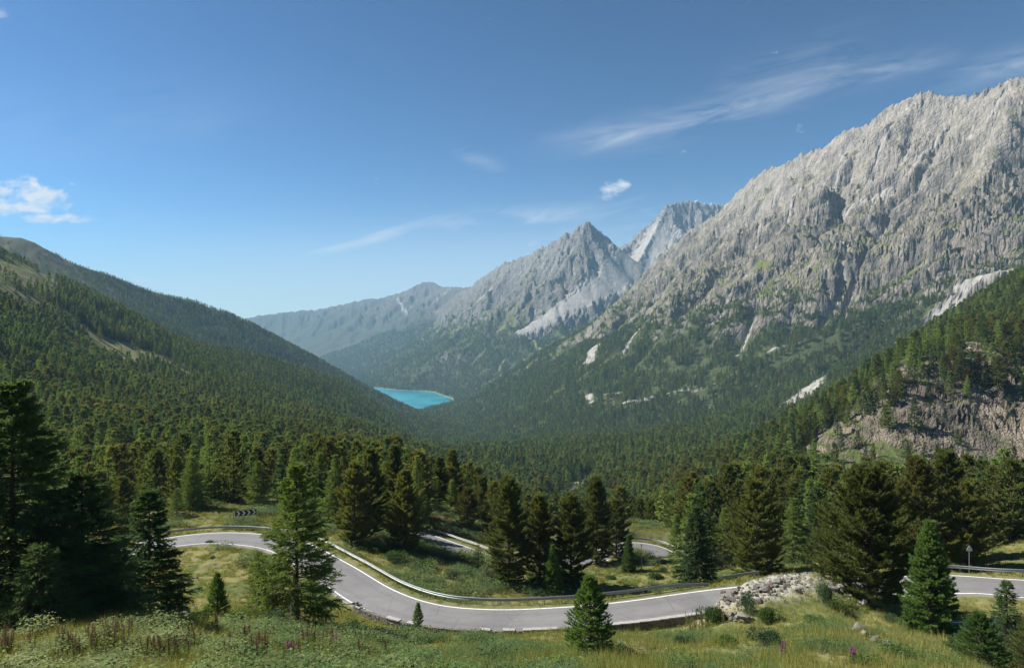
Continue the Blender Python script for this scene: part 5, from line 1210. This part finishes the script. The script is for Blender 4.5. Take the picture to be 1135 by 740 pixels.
points_instancer('rubble', np.stack([x, y, z + .02], 1), r.integers(0, 5, len(x)), r.uniform(0, 6.28, len(x)), np.stack([s, s, s], 1), rk, 'small broken stones strewn over the bank')
log('stones %d' % len(x))
# ------------------------------------------------------------------ camera, sun, sky
cam = bpy.data.cameras.new('camera'); camo = link(bpy.data.objects.new('camera', cam)); SC.camera = camo
cam.sensor_width = 36; cam.lens = F0 / 1135 * 36; camo.rotation_euler = (rad(90), 0, 0); cam.clip_end = 60000; cam.clip_start = .5
sl = bpy.data.lights.new('sun', 'SUN'); so = link(bpy.data.objects.new('sun', sl)); sl.energy = 5.0; sl.angle = rad(.53); sl.color = (1, .955, .89)
sd_ = (math.sin(SUN_AZ) * math.cos(SUN_EL), math.cos(SUN_AZ) * math.cos(SUN_EL), math.sin(SUN_EL))
from mathutils import Vector
so.rotation_euler = Vector(sd_).to_track_quat('Z', 'Y').to_euler()
so.location = (0, 0, 3000)
w = bpy.data.worlds.new('World'); SC.world = w; w.use_nodes = True; nt = w.node_tree; w.cycles.sampling_method = 'MANUAL'; w.cycles.sample_map_resolution = 256
for n in list(nt.nodes): nt.nodes.remove(n)
wo = nt.nodes.new('ShaderNodeOutputWorld'); bg = nt.nodes.new('ShaderNodeBackground'); bg.inputs[1].default_value = .05
sky = nt.nodes.new('ShaderNodeTexSky'); sky.sky_type = 'NISHITA'; sky.sun_disc = False; sky.sun_elevation = SUN_EL; sky.sun_rotation = SUN_AZ
sky.altitude = 2000; sky.air_density = 1.0; sky.dust_density = 1.0; sky.ozone_density = 2.0
SKYTINT = (.455, .548, .548); SKYG = 1.6
# clouds drifting across the sky, by direction
geo = nt.nodes.new('ShaderNodeTexCoord'); sep = nt.nodes.new('ShaderNodeSeparateXYZ'); nt.links.new(geo.outputs['Generated'], sep.inputs[0])
yy = math_(nt, 'MAXIMUM', sep.outputs[1], .02)
cu = math_(nt, 'DIVIDE', sep.outputs[0], yy); cv = math_(nt, 'DIVIDE', sep.outputs[2], yy)
def band(u0, v0, u1, v1, width, rise=0):
    """soft weight of a long band between two directions (survey sight lines)"""
    ax, ay, bx, by = (u0 - CX) / F0, (CY - v0) / F0, (u1 - CX) / F0, (CY - v1) / F0
    Ln = math.hypot(bx - ax, by - ay); tx, ty = (bx - ax) / Ln, (by - ay) / Ln
    dx = math_(nt, 'SUBTRACT', cu, ax); dy = math_(nt, 'SUBTRACT', cv, ay)
    t = math_(nt, 'ADD', math_(nt, 'MULTIPLY', dx, tx), math_(nt, 'MULTIPLY', dy, ty))
    s = math_(nt, 'SUBTRACT', math_(nt, 'MULTIPLY', dy, tx), math_(nt, 'MULTIPLY', dx, ty))
    bow = math_(nt, 'MULTIPLY', math_(nt, 'MULTIPLY', t, math_(nt, 'SUBTRACT', t, Ln)), rise)
    s = math_(nt, 'SUBTRACT', s, bow)
    a = math_(nt, 'DIVIDE', s, width / F0)
    tt = math_(nt, 'DIVIDE', math_(nt, 'SUBTRACT', t, Ln / 2), Ln / 2)
    q = math_(nt, 'ADD', math_(nt, 'MULTIPLY', a, a), math_(nt, 'POWER', math_(nt, 'ABSOLUTE', tt), 4.0))
    g = math_(nt, 'EXPONENT', math_(nt, 'MULTIPLY', q, -1.0))
    return math_(nt, 'MULTIPLY', g, math_(nt, 'GREATER_THAN', sep.outputs[1], .03)), t, s
def cl_noise(t, s, sx, sy, detail, seed, dist=0.):
    c = nt.nodes.new('ShaderNodeCombineXYZ'); nt.links.new(math_(nt, 'MULTIPLY', t, sx), c.inputs[0]); nt.links.new(math_(nt, 'MULTIPLY', s, sy), c.inputs[1]); c.inputs[2].default_value = seed
    n = nt.nodes.new('ShaderNodeTexNoise'); n.inputs['Scale'].default_value = 1; n.inputs['Detail'].default_value = detail; n.inputs['Roughness'].default_value = .62; n.inputs['Distortion'].default_value = dist
    nt.links.new(c.outputs[0], n.inputs['Vector']); return n.outputs[0]
def mr(v, a, b, c=0., d=1.):
    n = nt.nodes.new('ShaderNodeMapRange'); n.inputs[1].default_value = a; n.inputs[2].default_value = b; n.inputs[3].default_value = c; n.inputs[4].default_value = d; nt.links.new(v, n.inputs[0]); return n.outputs[0]
cov = None
def addc(v):
    global cov; cov = v if cov is None else math_(nt, 'MAXIMUM', cov, v)
ca, sa = math.cos(rad(13)), math.sin(rad(13))
ct = math_(nt, 'ADD', math_(nt, 'MULTIPLY', cu, ca), math_(nt, 'MULTIPLY', cv, sa)); cs = math_(nt, 'SUBTRACT', math_(nt, 'MULTIPLY', cv, ca), math_(nt, 'MULTIPLY', cu, sa))
nci = cl_noise(ct, cs, 6.5, 36, 6, 1.3, .7); ncu = cl_noise(cu, cv, 22, 40, 8, 3.7, .35)
nci = mr(nci, .37, .72)
for (u0, v0, u1, v1, wd, rise, den) in (
    (615, 158, 940, 76, 15, .35, .5), (800, 112, 970, 55, 26, .0, .3), (900, 95, 1060, 60, 14, 0, .25), (250, 308, 720, 240, 13, -.3, .7), (90, 245, 420, 262, 12, 0, .18),
    (1040, 95, 1300, 20, 16, 0, .32), (480, 280, 760, 228, 22, 0, .45), (-60, 150, 300, 120, 40, 0, .07), (500, 165, 560, 190, 8, 0, .25), (40, 250, 160, 318, 5, 0, .2)):
    g, t, s = band(u0, v0, u1, v1, wd, rise); addc(math_(nt, 'MULTIPLY', math_(nt, 'MULTIPLY', g, nci), den))
g, t, s = band(-300, 352, 900, 300, 58, 0); addc(math_(nt, 'MULTIPLY', g, .50))
for (u0, v0, u1, v1, wd, den, lo) in ((-22, 206, 84, 224, 22, 1.0, .40), (14, 239, 124, 246, 8, 1.0, .36), (-30, 226, 70, 232, 15, 1.0, .38), (30, 198, 50, 214, 8, 1.0, .40), (654, 213, 702, 205, 13, .85, .45), (568, 272, 602, 268, 11, .55, .46), (140, 308, 176, 313, 5, .7, .42), (-8, 12, 16, 24, 10, .35, .46), (425, 325, 452, 318, 5, .6, .40)):
    g, t, s = band(u0, v0, u1, v1, wd, 0)
    x = math_(nt, 'ADD', ncu, math_(nt, 'MULTIPLY', math_(nt, 'SUBTRACT', g, 1.0), .42))
    addc(math_(nt, 'MULTIPLY', mr(x, lo - .08, lo + .12), den))
skyc = mixcol(nt, 1.0, sky.outputs[0], SKYTINT, 'MULTIPLY')
gm = nt.nodes.new('ShaderNodeGamma'); gm.inputs[1].default_value = SKYG; nt.links.new(skyc, gm.inputs[0]); skyc = gm.outputs[0]

mx = mixcol(nt, cov, skyc, (9.0, 9.1, 9.3)); nt.links.new(mx, bg.inputs[0]); nt.links.new(bg.outputs[0], wo.inputs[0])
# air
def haze():
    bm_ = bpy.data.meshes.new('haze'); a, b, c, d, e, f = -9500, 9500, -300, 16500, -470, 1750
    V = np.array([(x, y, z) for z in (e, f) for y in (c, d) for x in (a, b)], float)
    Fc = np.array([(0, 2, 3, 1), (4, 5, 7, 6), (0, 1, 5, 4), (2, 6, 7, 3), (0, 4, 6, 2), (1, 3, 7, 5)])
    m, nt, out = new_mat('haze_air'); v = N(nt, 'ShaderNodeVolumePrincipled'); v.inputs['Color'].default_value = (.40, .70, .95, 1); v.inputs['Density'].default_value = HAZE; v.inputs['Anisotropy'].default_value = 0.0
    nt.links.new(v.outputs[0], out.inputs[1])
    o = link(bpy.data.objects.new('haze', mesh_np('haze', V, Fc, [m]))); o['kind'] = 'stuff'
HAZE = 5.4e-5
if HAZE_ON: haze()
SC.render.engine = 'CYCLES'
SC.view_settings.view_transform = 'Standard'; SC.view_settings.look = 'None'; SC.view_settings.exposure = 1.06; SC.view_settings.gamma = 1
cy = SC.cycles; cy.max_bounces = 5; cy.diffuse_bounces = 2; cy.glossy_bounces = 2; cy.transmission_bounces = 3; cy.volume_bounces = 0; cy.transparent_max_bounces = 6
cy.use_denoising = True; cy.denoiser = 'OPENIMAGEDENOISE'; cy.denoising_input_passes = 'RGB_ALBEDO_NORMAL'; cy.denoising_prefilter = 'ACCURATE'
cy.use_adaptive_sampling = False; cy.sample_clamp_indirect = 6; cy.volume_step_rate = 5; cy.volume_max_steps = 64
SC.render.use_persistent_data = False
log('script end')
